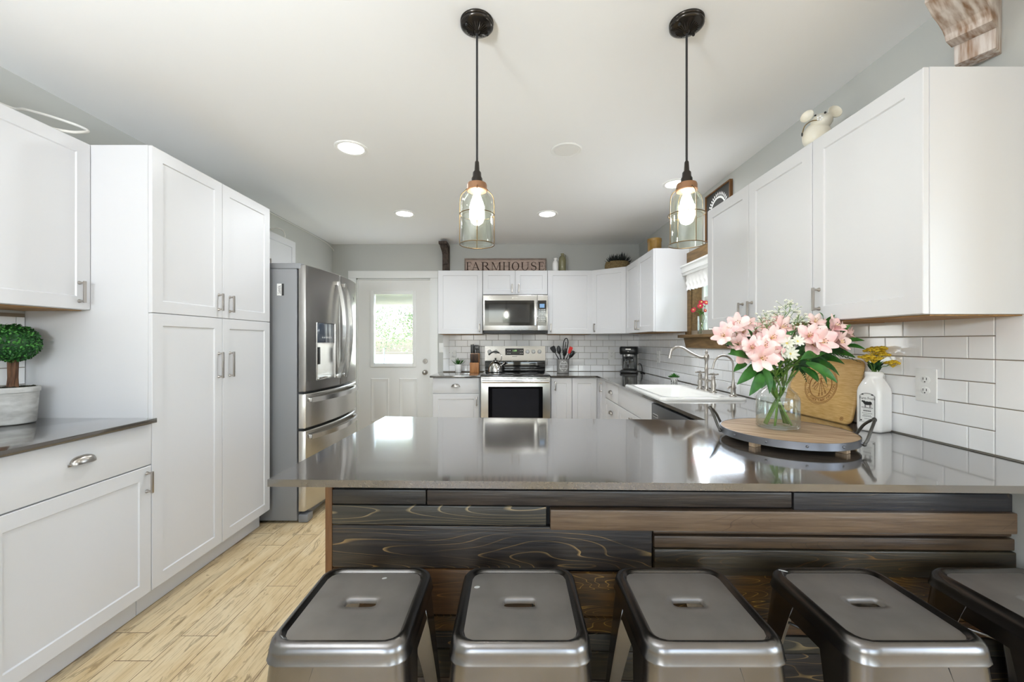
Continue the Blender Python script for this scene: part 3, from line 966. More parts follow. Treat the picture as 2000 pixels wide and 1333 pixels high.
# --- back wall uppers (face -y): u = x - x0
by = YB - .324
ZU0, ZU1 = 1.382, 2.137
def back_upper(label, x0, x1, z0, fronts, dep=None):
    cabinet('wall_cabinet', label, 'cabinet', (x0, by + FT), 'back', x1 - x0, YB - .002 - by - FT, z0, ZU1, fronts)
w = .529
back_upper('white single-door wall cabinet between the back door and the microwave', -.897, -.3665, ZU0, [dict(k='shaker', u=(0, w), z=(ZU0, ZU1), pull=(w - .038, 1.455, .1))])
w = .767
back_upper('short white two-door wall cabinet directly above the microwave', -.3645, .4025, 1.85, [
    dict(k='shaker', u=(0, w / 2), z=(1.85, ZU1), pull=(w / 2 - .035, 1.925, .1)), dict(k='shaker', u=(w / 2, w), z=(1.85, ZU1), pull=(w / 2 + .045, 1.925, .1))])
w = .53
back_upper('white single-door wall cabinet between microwave and corner cabinet', .4045, .9345, ZU0, [dict(k='shaker', u=(0, w), z=(ZU0, ZU1), pull=(.038, 1.455, .1))])
# diagonal corner cabinet
rx = 1.262
c0, c1 = Vector((.9365, by + FT)), Vector((rx + FT, 4.50))
ang = math.atan2(c1.y - c0.y, c1.x - c0.x)
t = thing('corner_wall_cabinet', 'white diagonal corner wall cabinet under the basket of succulents', 'cabinet', (c0.x, c0.y, 0), ang)
inv = Matrix.Rotation(-ang, 4, 'Z') @ Matrix.Translation((-c0.x, -c0.y, 0))
poly = [inv @ Vector((p[0], p[1], 0)) for p in (c0, c1, (XR - .002, 4.50), (XR - .002, YB - .002), (c0.x, YB - .002))]
MB().prism([(p.x, p.y) for p in poly], ZU0, ZU1, None, .001).build('carcass', 'cab', t)
dw = (c1 - c0).length
o = shaker(MB(), .006, dw - .012, ZU0 + .0016, ZU1 - .0016).build('door', 'cab', t)
pull(o, .04, 1.455, .1)
# right wall, far pair
w = 4.497 - 3.62
fr = dict
cabinet('wall_cabinet', 'white two-door wall cabinet on the right wall between corner and sink window', 'cabinet', (rx + FT, 4.497), 'right', w, XR - .002 - rx - FT, ZU0, ZU1, [
    fr(k='shaker', u=(0, w / 2), z=(ZU0, ZU1), pull=(w / 2 - .03, 1.46, .1)), fr(k='shaker', u=(w / 2, w), z=(ZU0, ZU1), pull=(w / 2 + .03, 1.46, .1))])
# right wall, near units
N0, N1, N2 = 1.233, 1.693, 2.607
w = N2 - N1 - .001
ZN = 1.375
cabinet('wall_cabinet', 'white two-door wall cabinet nearest the sink window behind the flowers', 'cabinet', (rx + FT, N2), 'right', w, XR - .002 - rx - FT, ZN, 2.139, [
    fr(k='shaker', u=(0, w / 2), z=(ZN, 2.139), pull=(w / 2 - .055, 1.455, .1)), fr(k='shaker', u=(w / 2, w), z=(ZN, 2.139), pull=(w / 2 + .03, 1.455, .1))])
w = N1 - N0
cabinet('wall_cabinet', 'large white single-door wall cabinet closest to the camera at upper right', 'cabinet', (rx + FT, N1), 'right', w, XR - .002 - rx - FT, ZN, 2.139, [
    fr(k='shaker', u=(0, w), z=(ZN, 2.139), pull=(.038, 1.466, .095))])

# --- base cabinets, back and right
bf = 4.44                                  # visible face of the back run
ZC = CT - .0205
w = .527
cabinet('base_cabinet', 'white base cabinet with drawer and door between back door and range', 'cabinet', (-.897, bf + FT), 'back', w, YB - .002 - bf - FT, .11, ZC, [
    dict(k='slab', n='drawer', u=(.0, w - .01), z=(.717, ZC - .006), cup=(.255, .805)),
    dict(k='shaker', u=(0, w - .01), z=(.11, .714), pull=(w - .04, .63, .1))], toe=.105)
rf = .95                                   # visible face of the right run
t = thing('corner_base_cabinet', 'white corner base cabinet with folding doors to the right of the range', 'cabinet', (0, 0, 0))
MB().prism([(.4095, bf + FT), (rf + FT, bf + FT), (rf + FT, 4.162), (XR - .002, 4.162), (XR - .002, YB - .002), (.4095, YB - .002)], .105, ZC).build('carcass', 'cab', t)
MB().prism([(.411, bf + .07), (rf + .07, bf + .07), (rf + .07, 4.165), (XR - .01, 4.165), (XR - .01, YB - .01), (.411, YB - .01)], .001, .1045).build('toe_kick', 'cab', t)
o = shaker(MB(), .0, .228, .112, ZC - .006).build('door', 'cab', t)
o.location = (.418, bf + FT, 0)
pull(o, .045, .80, .1)
o = shaker(MB(), .0, .270, .112, ZC - .006).build('door', 'cab', t)
o.location = (.652, bf + FT, 0)
o = shaker(MB(), .0, .246, .112, ZC - .006, s=.045).build('door', 'cab', t)
o.location = (rf + FT, 4.412, 0)
o.rotation_euler = (0, 0, R(-90))
pull(o, .1, .80, .1)
def right_base(name, label, y1, y0, fronts, **kw):
    return cabinet(name, label, 'cabinet', (rf + FT, y1), 'right', y1 - y0, XR - .002 - rf - FT, .11, ZC, fronts, toe=.105, **kw)
w = 4.16 - 3.64
right_base('drawer_cabinet', 'white drawer base cabinet between corner cabinet and sink cabinet', 4.16, 3.64, [
    dict(k='slab', n='drawer', u=(0, w), z=(.715, ZC - .006), cup=(w / 2, .80)),
    dict(k='shaker', n='drawer', u=(0, w), z=(.42, .712), cup=(w / 2, .60)),
    dict(k='shaker', n='drawer', u=(0, w), z=(.112, .417), cup=(w / 2, .30))])
w = 3.638 - 2.724
right_base('sink_cabinet', 'white sink base cabinet with plain false front under the white sink', 3.638, 2.724, [
    dict(k='slab', n='false_front', u=(0, w), z=(.715, ZC - .006)),
    dict(k='shaker', u=(0, w / 2), z=(.112, .712), pull=(w / 2 - .03, .63, .1)),
    dict(k='shaker', u=(w / 2, w), z=(.112, .712), pull=(w / 2 + .03, .63, .1))], hollow=True)
# dishwasher
t = thing('dishwasher', 'dark grey dishwasher under the counter between sink and peninsula', 'dishwasher', (rf + FT, 2.722, 0), R(-90))
MB().box(0.002, .598, .0, .56, .1, .715).build('body', 'black', t)
o = MB().box(0.004, .596, -.026, -.001, .11, .735, .004).build('door', 'dark_grey', t)
o = MB().box(0.004, .596, -.034, -.001, .738, ZC - .018, .005).build('control_panel', 'dark_grey', t)
mb = MB().box(.035, .125, -.0352, -.0342, .792, .812, .0004, 1)
mb.build('badge', 'white_plastic', o)
MB().box(.038, .122, -.0358, -.0353, .795, .809).build('badge_face', 'dark_grey', o)
MB().box(.01, .59, .03, .5, .001, .099).build('toe_kick', 'black', t)

# --- peninsula
pen = thing('peninsula_cabinet', 'peninsula base clad in burnt dark wooden boards behind the metal stools', 'peninsula', (-.600, 1.332, 0), math.atan2(-.042, 2.19))
Lp = 2.186
inv = (Matrix.Translation(pen.location) @ Matrix.Rotation(pen.rotation_euler.z, 4, 'Z')).inverted()
poly = [inv @ Vector(p) for p in ((-.600, 1.336, 0), (1.586, 1.294, 0), (1.586, 1.93, 0), (.97, 1.93, 0), (-.585, 1.96, 0))]
MB().prism([(p.x, p.y) for p in poly], .001, ZC).build('carcass', 'black_soft', pen)
def pz(py):
    return EYE - (py - 668) * 1.318 / F
K = {}
def pk(name, *a):
    K[name] = plank_material(name, *a)
gold = sl((172, 140, 90))
pale = sl((170, 160, 140))
pk('board_charcoal_plain', sl((56, 52, 48)), sl((40, 37, 35)), pale, .25, 1.0)
pk('board_charcoal_warm', sl((66, 56, 49)), sl((44, 38, 34)), pale, .15, 2.3)
pk('board_blue_black', sl((46, 46, 50)), sl((58, 56, 58)), gold, .2, 3.1)
pk('board_grey_swirl', sl((52, 50, 46)), sl((66, 62, 54)), sl((182, 160, 118)), .95, 4.7, .8)
pk('board_brown', sl((122, 100, 78)), sl((98, 78, 60)), sl((70, 54, 42)), .6, 5.2)
pk('board_black_gold', sl((38, 35, 34)), sl((54, 47, 42)), gold, .8, 6.6, .9)
pk('board_umber', sl((86, 68, 50)), sl((60, 48, 38)), sl((40, 34, 30)), .5, 7.9)
pk('board_olive_black', sl((60, 52, 38)), sl((42, 37, 30)), sl((120, 86, 44)), .6, 8.4)
pk('board_gold_brush', sl((56, 42, 28)), sl((92, 66, 34)), sl((214, 168, 82)), .85, 9.3, 1.8)
pk('board_chestnut', sl((92, 66, 42)), sl((64, 46, 32)), sl((150, 106, 58)), .6, 10.8)
def xa(px):
    return (px - 1003) * 1.318 / F + .600
boards = [  # px left, px right, y top, y bottom, material, proud
    (650, 834, 955, 984, 'board_charcoal_plain', .020), (835, 1534, 955, 985, 'board_charcoal_warm', .019), (1536, 1966, 955, 990, 'board_blue_black', .020),
    (650, 1067, 985, 1023, 'board_grey_swirl', .022), (1073, 1968, 988, 1028, 'board_brown', .033),
    (650, 1269, 1024, 1107, 'board_black_gold', .020), (1271, 1968, 1029, 1037, 'board_umber', .018), (1271, 1968, 1038, 1061, 'board_umber', .026), (1271, 1968, 1062, 1112, 'board_olive_black', .030),
    (650, 1040, 1109, 1197, 'board_chestnut', .020), (1041, 1968, 1114, 1197, 'board_gold_brush', .018),
    (650, 1250, 1198, 1228, 'board_gold_brush', .022), (1251, 1968, 1198, 1228, 'board_chestnut', .018),
    (650, 1100, 1229, 1262, 'board_black_gold', .018), (1101, 1968, 1229, 1262, 'board_grey_swirl', .022),
    (650, 1400, 1263, 1318, 'board_olive_black', .020), (1401, 1968, 1263, 1318, 'board_black_gold', .018),
    (650, 900, 1319, 1360, 'board_umber', .018), (901, 1968, 1319, 1360, 'board_charcoal_warm', .020),
    (650, 1500, 1361, 1432, 'board_chestnut', .020), (1501, 1968, 1361, 1432, 'board_gold_brush', .020)]
for (a, b, y0, y1, m_, pr) in boards:
    z1 = min(pz(y0), ZC - .002)
    z0 = max(pz(y1), .002)
    mb = MB().box(xa(a) + .0006, min(xa(b), Lp) - .0006, -pr, -.0005, z0 + .0006, z1 - .0006, .005, 2)
    mb.build('plank', K[m_], pen)
MB().box(-.024, -.001, -.006, .05, .002, ZC - .002, .0015).build('corner_trim', 'endgrain', pen)

# --- the continuous worktop: back run right of the range, right run with the sink cut-out, peninsula
SY0, SY1, SXa, SXb = 2.58, 3.36, .975, 1.455      # hole for the sink
xe = .925
za, zb = CT - .020, CT
mb = MB()
mb.prism([(.4095, bf - .022), (xe, bf - .022), (xe, YB - .009), (.4095, YB - .009)], za, zb)
mb.prism([(xe, SY1), (XR - .009, SY1), (XR - .009, YB - .009), (xe, YB - .009)], za, zb)
mb.prism([(xe, SY0), (SXa, SY0), (SXa, SY1), (xe, SY1)], za, zb)
mb.prism([(SXb, SY0), (XR - .009, SY0), (XR - .009, SY1), (SXb, SY1)], za, zb)
mb.prism([(xe, 1.922), (XR - .009, 1.922), (XR - .009, SY0), (xe, SY0)], za, zb)
mb.prism([(-.672, 1.093), (1.588, 1.037), (1.588, 1.23), (XR - .009, 1.24), (XR - .009, 1.922), (xe, 1.922), (-.646, 2.014)], za, zb)
bmesh.ops.remove_doubles(mb.bm, verts=mb.bm.verts, dist=0.0005)
tag(mb.build('countertop', 'quartz', angle=20), 'long dark grey stone countertop running from the peninsula along the sink to the range', 'countertop')
tag(MB().prism([(-.925, bf - .022), (-.3665, bf - .022), (-.3665, YB - .009), (-.925, YB - .009)], za, zb, None, .0015).build('countertop', 'quartz'),
    'short dark grey countertop holding knife block and small potted plant left of the range', 'countertop')

# ================================================================== APPLIANCES
# ---- refrigerator (faces +X): local u = y - 2.84, local y = depth away from the viewer
FY = 2.838
FX = -1.474
t = thing('refrigerator', 'stainless french-door refrigerator with two bottom drawers beside the pantry cabinet', 'refrigerator', (FX, FY, 0), R(90))
FW = .91
MB().box(0, FW, .062, -XL + FX - .06, .02, 1.808, .004).build('body', 'fridge_side', t)
def bow(u):                                   # fronts bulge gently towards the middle
    q = (u - FW / 2) / (FW / 2)
    return -.048 * (1 - q * q)
def bowed(mb, u0, u1, z0, z1, back=.05, n=14, e=.006, zb=True, zt=True):
    f = []
    for k in range(n + 1):
        u = u0 + (u1 - u0) * k / n
        f.append((u, bow(u)))
    lo = [(u0, back)] + [(u0, f[0][1] + e), (u0 + e * .3, f[0][1] + e * .3)] + [(min(max(p[0], u0 + e), u1 - e), p[1]) for p in f] + [(u1 - e * .3, f[-1][1] + e * .3), (u1, f[-1][1] + e)] + [(u1, back)]
    loops = []
    for z, ins in ((z0, e if zb else 0), (z0 + e, 0), (z1 - e, 0), (z1, e if zt else 0)):
        loops.append([(p[0], p[1] + (ins if 0 < i < len(lo) - 1 else 0), z) for i, p in enumerate(lo)])
    mb.loft(loops, True, True, True)
    return mb
ZD0, ZD1 = .934, 1.838
mid = FW / 2
# door with dispenser recess: cut as four bowed blocks round a rectangular opening
du0, du1, dz0, dz1 = .115, .375, 1.005, 1.433
mb = MB()
bowed(mb, .002, mid - .002, dz1, ZD1, zb=False)
bowed(mb, .002, mid - .002, ZD0, dz0, zt=False)
bowed(mb, .002, du0, dz0, dz1, n=5, e=.001, zb=False, zt=False)
bowed(mb, du1, mid - .002, dz0, dz1, n=4, e=.001, zb=False, zt=False)
d1 = mb.build('door', 'steel', t, angle=30)
dv = bow((du0 + du1) / 2)
MB().box(du0, du1, .035, .045, dz0, dz1).box(du0, du0 + .006, dv + .012, .035, dz0, dz1).box(du1 - .006, du1, dv + .012, .035, dz0, dz1).build('dispenser_recess', 'steel_bright', d1)
dp = MB().box(du0 + .003, du1 - .003, dv + .0, .034, 1.283, dz1 - .003, .004).build('dispenser_panel', 'panel_blue', d1)
mb = MB()
for k in range(6):
    mb.box(du0 + .05 + k * .028, du0 + .064 + k * .028, dv - .0008, dv - .0002, 1.318, 1.324)
    mb.box(du0 + .052 + k * .028, du0 + .062 + k * .028, dv - .0008, dv - .0002, 1.330, 1.3315)
mb.build('printed_symbols', 'white_mark', dp)
MB().box(du0 + .012, du1 - .012, dv + .005, .033, dz0 + .001, dz0 + .02, .003).build('drip_tray', 'steel_bright', d1)
MB().box(du0 + .05, du0 + .09, dv + .03, dv + .045, 1.12, 1.25, .004).build('dispenser_paddle', 'black', d1)
d2 = bowed(MB(), mid + .002, FW - .002, ZD0, ZD1).build('door', 'steel', t, angle=30)
mb = MB()
for k in range(7):                              # small winged crest on the door
    a = -.6 + k * .2
    mb.box(.80 + math.sin(a) * .010 - .002, .80 + math.sin(a) * .010 + .002, bow(.80) - .0022, bow(.80) - .0006, 1.668 + abs(a) * .02, 1.684 + abs(a) * .018)
mb.box(.785, .815, bow(.8) - .002, bow(.8) - .0006, 1.652, 1.657)
mb.build('emblem', 'steel_bright', d2)
def fridge_handle(parent, u):
    pts = []
    for k in range(17):
        q = k / 16
        z = 1.0 + .775 * q
        pts.append((u, bow(u) - .014 - .052 * math.sin(PI * q) ** .8, z))
    mb = MB().tube(pts, .01, flat=(.027, .017))
    mb.box(u - .012, u + .012, bow(u) - .016, bow(u) + .004, 1.0, 1.03, .003).box(u - .012, u + .012, bow(u) - .016, bow(u) + .004, 1.745, 1.775, .003)
    return mb.build('handle', 'steel_bright', parent, angle=50)
fridge_handle(d1, mid - .062)
fridge_handle(d2, mid + .062)
for (z0, z1) in ((.673, .918), (.085, .655)):
    o = bowed(MB(), .002, FW - .002, z0, z1).build('drawer', 'steel_h', t, angle=30)
    pts = []
    for k in range(21):
        q = k / 20
        u = .035 + (FW - .07) * q
        pts.append((u, bow(u) - .016 - .034 * math.sin(PI * q) ** .7, z1 - .045))
    mb = MB().tube(pts, .01, flat=(.019, .034))
    for u in (.045, FW - .045):
        mb.box(u - .012, u + .012, bow(u) - .018, bow(u) + .004, z1 - .058, z1 - .032, .002)
    mb.build('handle', 'steel_bright', o, angle=50)
MB().box(.0, .15, .035, .3, 1.8085, 1.85, .008).build('hinge_cover', 'fridge_side', t)
MB().box(FW - .12, FW, .03, .3, 1.8085, 1.85, .008).build('hinge_cover', 'fridge_side', t)
MB().box(.01, .09, -.01, .06, .001, .06, .012).build('foot', 'fridge_side', t)
MB().box(FW - .09, FW - .01, -.01, .06, .001, .06, .012).build('foot', 'fridge_side', t)
MB().box(.09, FW - .09, .03, .061, .02, .075, .003).build('kick_grille', 'fridge_side', t)
# card magnet on its side (lettering runs upwards)
t = thing('fridge_magnet', 'small white and dark business-card magnet stuck on the refrigerator side', 'magnet', (-1.648, FY - .0012, 1.66))
MB().prism([(-.028, -.042), (.005, -.042), (.005, .042), (-.028, .042)], 0, .0012, Matrix.Rotation(R(90), 4, 'X'), .0003).build('white_half', 'paper', t)
MB().prism([(.0052, -.042), (.021, -.042), (.021, .042), (.0052, .042)], 0, .0012, Matrix.Rotation(R(90), 4, 'X'), .0003).build('dark_half', 'ink', t)
MT = Matrix.Translation((-.013, -.0014, 0)) @ Matrix.Rotation(R(90), 4, 'X') @ Matrix.Rotation(R(90), 4, 'Z')
mb = MB().text('Lewis', .024, MT)
for k in range(11):
    mb.box(-.004, .0015, -.0016, -.0013, -.034 + k * .0062, -.0305 + k * .0062)
mb.build('lettering', 'ink', t)

# ---- range
RX0, RX1 = -.3615, .4045
t = thing('range', 'stainless steel electric range with black glass cooktop below the microwave', 'range', (RX0, 4.375, 0))
rw = RX1 - RX0
MB().box(.002, rw - .002, .045, .675, .03, .905, .002).build('body', 'steel_h', t)
MB().box(-.001 + .002, rw - .001, .0, .60, .906, .926, .006).build('cooktop', 'black_glass', t)
o = MB().box(.004, rw - .004, -.004, .044, .235, .895, .004).build('oven_door', 'steel_h', t)
MB().box(.085, rw - .085, -.0065, -.0041, .40, .80, .001, 1).build('window_border', 'black_glass', o)
MB().box(.13, rw - .13, -.0082, -.0066, .44, .775, .0006, 1).build('oven_window', 'oven_window', o)
pts = [(.02 + (rw - .04) * k / 20, -.038 - .012 * math.sin(PI * k / 20), .857) for k in range(21)]
mb = MB().tube(pts, .0155, 12)
mb.cyl((.035, -.004, .857), (.035, -.04, .857), .012).cyl((rw - .035, -.004, .857), (rw - .035, -.04, .857), .012)
mb.build('handle', 'steel_bright', o)
mb = MB()
for (a, b) in ((.02, .12), (.16, .21), (.23, .36), (.38, .50), (.52, .57), (.62, .72)):
    mb.box(a, b, -.0056, -.0041, .884, .889)
mb.build('vent_slots', 'dark_slot', o)
MB().box(.004, rw - .004, -.002, .044, .04, .225, .004).build('storage_drawer', 'steel_h', t)
mb = MB().box(.008, rw - .012, .585, .675, .927, 1.055, .006)
mb.box(.012, rw - .014, .555, .584, .927, .955, .008)
mb.build('rear_riser', 'black_glass', t)
bg = MB().loft([[(.004, .603, 1.056), (rw - .008, .603, 1.056), (rw - .008, .675, 1.056), (.004, .675, 1.056)], [(.004, .612, 1.085), (rw - .008, .612, 1.085), (rw - .008, .675, 1.085), (.004, .675, 1.085)],
                [(.004, .640, 1.235), (rw - .008, .640, 1.235), (rw - .008, .675, 1.235), (.004, .675, 1.235)]], True, True, True).build('backguard', 'steel_h', t, angle=20)
def bgy(z):
    return .612 + (z - 1.085) * .028 / .15
bx = Matrix.Translation((0, bgy(1.16), 1.165)) @ Matrix.Rotation(R(-10.6), 4, 'X')
o = MB().box(.258, .488, -.004, -.0005, -.042, .042, .002, 1, bx).build('clock_panel', 'black_glass', bg)
MB().box(.345, .405, -.0016, -.0002, -.060, -.056, 0, 1, bx).build('maker_mark', 'dark_grey', bg)
mb = MB()
mb.text('1:09', .032, bx @ Matrix.Translation((.375, -.0045, .012)) @ Matrix.Rotation(R(90), 4, 'X'))
mb.build('digits', 'clockgreen', o)
mb = MB()
for u in (.285, .31, .44, .462):
    for v in (.012, -.022):
        mb.box(u, u + .014, -.0048, -.0042, v, v + .005, 0, 1, bx)
mb.build('printed_keys', 'white_mark', o)
for u in (.062, .142, .536, .610, .685):
    kx = bx @ Matrix.Translation((u, 0, 0)) @ Matrix.Rotation(R(90), 4, 'X')
    mb = MB().lathe([(.026, .0005), (.026, .006), (.020, .010), (.0185, .024), (.016, .027), (0, .027)], (0, 0, 0), 24, kx)
    mb.box(-.004, .004, -.019, .019, .026, .034, .002, 2, kx)
    mb.build('knob', 'white_plastic', bg)
for (x, y, r) in ((.19, .42, .085), (.57, .42, .075), (.19, .17, .105), (.57, .17, .09)):
    MB().tube(arc((x, y, .9263), r, 0, 2 * PI - .15, 40, 'xy'), .0006, 6, True).build('burner_ring', 'dark_grey', t)

# ---- microwave
t = thing('microwave', 'stainless over-the-range microwave with black window below the short cabinet', 'microwave', (-.357, 4.645, 0))
mw = .757
MB().box(0, mw, .04, .42, 1.418, 1.838, .002).build('body', 'dark_grey', t)
mo = MB().box(.002, .632, 0, .039, 1.420, 1.832, .005).build('door', 'steel_h', t)
MB().box(.022, .594, -.0025, -.0003, 1.478, 1.77, .001, 1).build('window_border', 'black_glass', mo)
MB().box(.07, .545, -.004, -.0026, 1.515, 1.725, .0006, 1).build('window', 'oven_window', mo)
mb = MB().box(.598, .628, -.034, -.022, 1.475, 1.775, .004)
mb.box(.604, .622, -.022, -.0004, 1.485, 1.51, .002).box(.604, .622, -.022, -.0004, 1.74, 1.765, .002)
mb.build('handle', 'steel_bright', mo)
mc = MB().box(.634, mw - .002, 0, .039, 1.420, 1.832, .005).build('control_frame', 'steel_h', t)
MB().box(.638, .738, -.0025, -.0003, 1.478, 1.77, .001, 1).build('control_panel', 'black_glass', mc)
MB().box(.66, .716, -.0032, -.0026, 1.685, 1.73).build('display', 'display', mc)
mb = MB()
for r in range(8):
    for c in range(4):
        mb.box(.652 + c * .020, .664 + c * .020, -.0032, -.0026, 1.66 - r * .019, 1.666 - r * .019)
mb.build('keypad', 'white_mark', mc)
mb = MB().box(.01, mw - .01, -.0, .4, 1.392, 1.4175, .003)
mb.build('vent_hood', 'black', t)
MB().ball((.352, -.0004, 1.80), .011, 2, (1, .06, .5)).box(.370, .402, -.0009, -.0002, 1.796, 1.804, .0003, 1).build('logo', 'steel_bright', mo)

# ================================================================== SINK AND TAPS
t = thing('kitchen_sink', 'white enamel drop-in sink under the kitchen window', 'sink', (0, 0, CT))
def rrect(x0, x1, y0, y1, r, z, n=6):
    out = []
    for (cx, cy_, a) in ((x1 - r, y1 - r, 0), (x0 + r, y1 - r, 90), (x0 + r, y0 + r, 180), (x1 - r, y0 + r, 270)):
        for k in range(n + 1):
            b_ = R(a + 90 * k / n)
            out.append((cx + r * math.cos(b_), cy_ + r * math.sin(b_), z))
    return out
x0, x1, y0, y1 = .940, 1.495, 2.545, 3.395
bx0, bx1, by0, by1 = .995, 1.365, 2.61, 3.33
loops = [rrect(x0, x1, y0, y1, .035, .0008), rrect(x0, x1, y0, y1, .035, .010), rrect(x0 + .006, x1 - .006, y0 + .006, y1 - .006, .034, .017),
         rrect(bx0 - .012, bx1 + .012, by0 - .012, by1 + .012, .07, .017), rrect(bx0, bx1, by0, by1, .06, .012), rrect(bx0 + .008, bx1 - .008, by0 + .008, by1 - .008, .055, -.02),
         rrect(bx0 + .02, bx1 - .02, by0 + .02, by1 - .02, .05, -.17), rrect(bx0 + .06, bx1 - .06, by0 + .06, by1 - .06, .04, -.185)]
MB().loft(loops, True, False, True).build('basin', 'enamel', t, angle=60)
MB().lathe([(.04, -.1845), (.04, -.182), (.025, -.181), (0, -.182)], (1.18, 2.97, 0), 20).build('drain', 'chrome', t)
ZS_ = CT + .0175
def cross_handle(mb, y):
    mb.lathe([(.026, 0), (.026, .006), (.018, .012), (.0145, .03), (.019, .05), (.014, .075), (.012, .10), (.016, .108), (.010, .116), (.010, .124)], (0, y, 0), 18)
    mb.cyl((-.033, y, .128), (.033, y, .128), .0045, .0045, 8).cyl((0, y - .033, .128), (0, y + .033, .128), .0045, .0045, 8)
    for a in ((-.033, 0), (.033, 0), (0, -.033), (0, .033)):
        mb.ball((a[0], y + a[1], .128), .0065, 1)
    mb.ball((0, y, .131), .009, 2)
t = thing('bridge_faucet', 'brushed bridge faucet with two cross handles behind the white sink', 'faucet', (1.412, 2.93, ZS_))
mb = MB().lathe([(.027, 0), (.027, .007), (.017, .014), (.0125, .04), (.014, .07), (.017, .078), (.0125, .086), (.0125, .15), (.016, .16), (.0115, .17), (.0115, .215), (.016, .232), (.02, .245), (.016, .262), (.008, .27), (.012, .28), (.006, .296), (0, .30)], (0, 0, 0), 20)
mb.build('column', 'nickel', t)
MB().cyl((0, -.1, .078), (0, .1, .078), .0095).build('bridge', 'nickel', t)
for y in (-.1, .1):
    mb = MB()
    cross_handle(mb, y)
    mb.build('cross_handle', 'nickel', t)
sp = spline([(-.008, 0, .243), (-.05, .002, .246), (-.11, .006, .275), (-.17, .010, .312), (-.215, .012, .318), (-.25, .014, .295), (-.262, .015, .255)], 8)
mb = MB().tube(sp, [.0105] * len(sp), 14)
mb.cyl((-.262, .015, .258), (-.265, .015, .238), .0135, .0135, 14)
mb.build('spout', 'nickel', t)
t = thing('filter_tap', 'slim gooseneck water filter tap at the near end of the sink', 'faucet', (1.440, 2.625, ZS_))
mb = MB().lathe([(.024, 0), (.024, .006), (.016, .012), (.0155, .05), (.019, .058), (.0155, .066), (.011, .085), (.008, .10), (.008, .11)], (0, 0, 0), 18)
mb.build('base', 'nickel', t)
pts = [(0, 0, .105), (0, 0, .18)] + [(-.062 + .062 * math.cos(R(a)), .006 * (a / 180), .205 + .062 * math.sin(R(a))) for a in range(0, 175, 12)] + [(-.132, .006, .182)]
MB().tube(pts, .0062, 12).build('spout', 'nickel', t)
mb = MB().tube([(-.012, -.004, .062), (-.030, -.012, .066), (-.044, -.018, .052)], [.006, .005, .007], 10)
mb.build('lever', 'nickel', t)

# ================================================================== LIGHTS
def pendant(x, y, label):
    t = thing('pendant_lamp', label, 'pendant light', (x, y, HC))
    mb = MB().lathe([(.064, -.0005), (.064, -.006), (.060, -.009), (.063, -.013), (.063, -.017), (.056, -.022), (.047, -.026), (.012, -.040), (.006, -.046)], (0, 0, 0), 48)
    c = mb.build('canopy', 'bronze', t, angle=60)
    mb = MB()
    for k in range(26):
        a = 2 * PI * k / 26
        p = [(r * math.cos(a), r * math.sin(a), z) for r, z in ((.014, -.0405), (.028, -.0350), (.042, -.0290))]
        mb.tube(p, [.0016, .0026, .001], 6)
    mb.build('flutes', 'bronze', c)
    for a in (.6, .6 + PI):
        MB().ball((.046 * math.cos(a), .046 * math.sin(a), -.029), .006, 2).build('screw', 'black', c)
    Zg = 1.665 - HC                              # glass rim height in local z
    MB().cyl((0, 0, -.043), (0, 0, Zg + .305), .0042, .0042, 10).build('cord', 'cord', t)
    mb = MB().lathe([(.004, .325), (.008, .318), (.010, .285), (.016, .278), (.017, .262), (.021, .255), (.022, .238), (.030, .232)], (0, 0, Zg), 20)
    mb.build('socket', 'bronze', t)
    mb = MB().lathe([(.010, .236), (.036, .235), (.0385, .228), (.0385, .212), (.040, .209), (.037, .206)], (0, 0, Zg), 32)
    mb.build('cap', 'copper', t)
    mb = MB().lathe([(.036, .212), (.040, .198), (.054, .180), (.0585, .160), (.0585, .012), (.0585, .002)], (0, 0, Zg), 40, cap=False)
    mb.build('glass_jar', 'lamp_glass', t, solid=.002)
    mb = MB()
    for k in range(4):
        a = k * PI / 2 + .1
        prof = [(.038, .216), (.046, .206), (.060, .19), (.0655, .165), (.0665, .10), (.0665, .0)]
        mb.tube(spline([(r * math.cos(a), r * math.sin(a), Zg + z) for r, z in prof], 5), .0016, 8)
    for z in (.115, .0):
        mb.tube(arc((0, 0, Zg + z), .0665, 0, 2 * PI - .13, 48, 'xy'), .0018, 8, True)
    mb.build('wire_cage', 'wire', t)
    mb = MB().lathe([(.012, .205), (.013, .19), (.020, .17), (.028, .148), (.0285, .13), (.022, .11), (.010, .102), (0, .100)], (0, 0, Zg), 24)
    mb.build('bulb', 'bulb', t)
pendant(-.141, 1.545, 'wire-caged glass pendant lamp over the middle of the counter')
pendant(.668, 1.545, 'wire-caged glass pendant lamp in front of the right wall cabinets')
def downlight(x, y, label, on=True, power=44):
    t = thing('recessed_light', label, 'ceiling light', (x, y, HC), group='recessed ceiling lights')
    MB().lathe([(.100, -.0005), (.100, -.004), (.094, -.008), (.078, -.006), (.076, -.003)], (0, 0, 0), 40, cap=False).build('trim_ring', 'trim', t)
    MB().lathe([(.0765, -.0052), (.04, -.0062), (0, -.0066)], (0, 0, 0), 40).build('lens', 'led' if on else 'lens_off', t)
    if on:
        lamp('downlight_beam', 'SPOT', (x, y, HC - .012), (0, 0, 0), power, (0.90, 0.955, 1.0), spot_size=R(172), spot_blend=.9, shadow_soft_size=.07)
downlight(-1.033, 2.548, 'lit recessed ceiling light nearest the pantry cabinet')
downlight(.340, 2.575, 'unlit recessed ceiling light in the middle of the ceiling', False)
downlight(1.267, 3.125, 'lit recessed ceiling light behind the right pendant lamp', True, 17)
downlight(-1.048, 3.85, 'lit recessed ceiling light in front of the back door')
downlight(.326, 3.86, 'lit recessed ceiling light in front of the microwave')

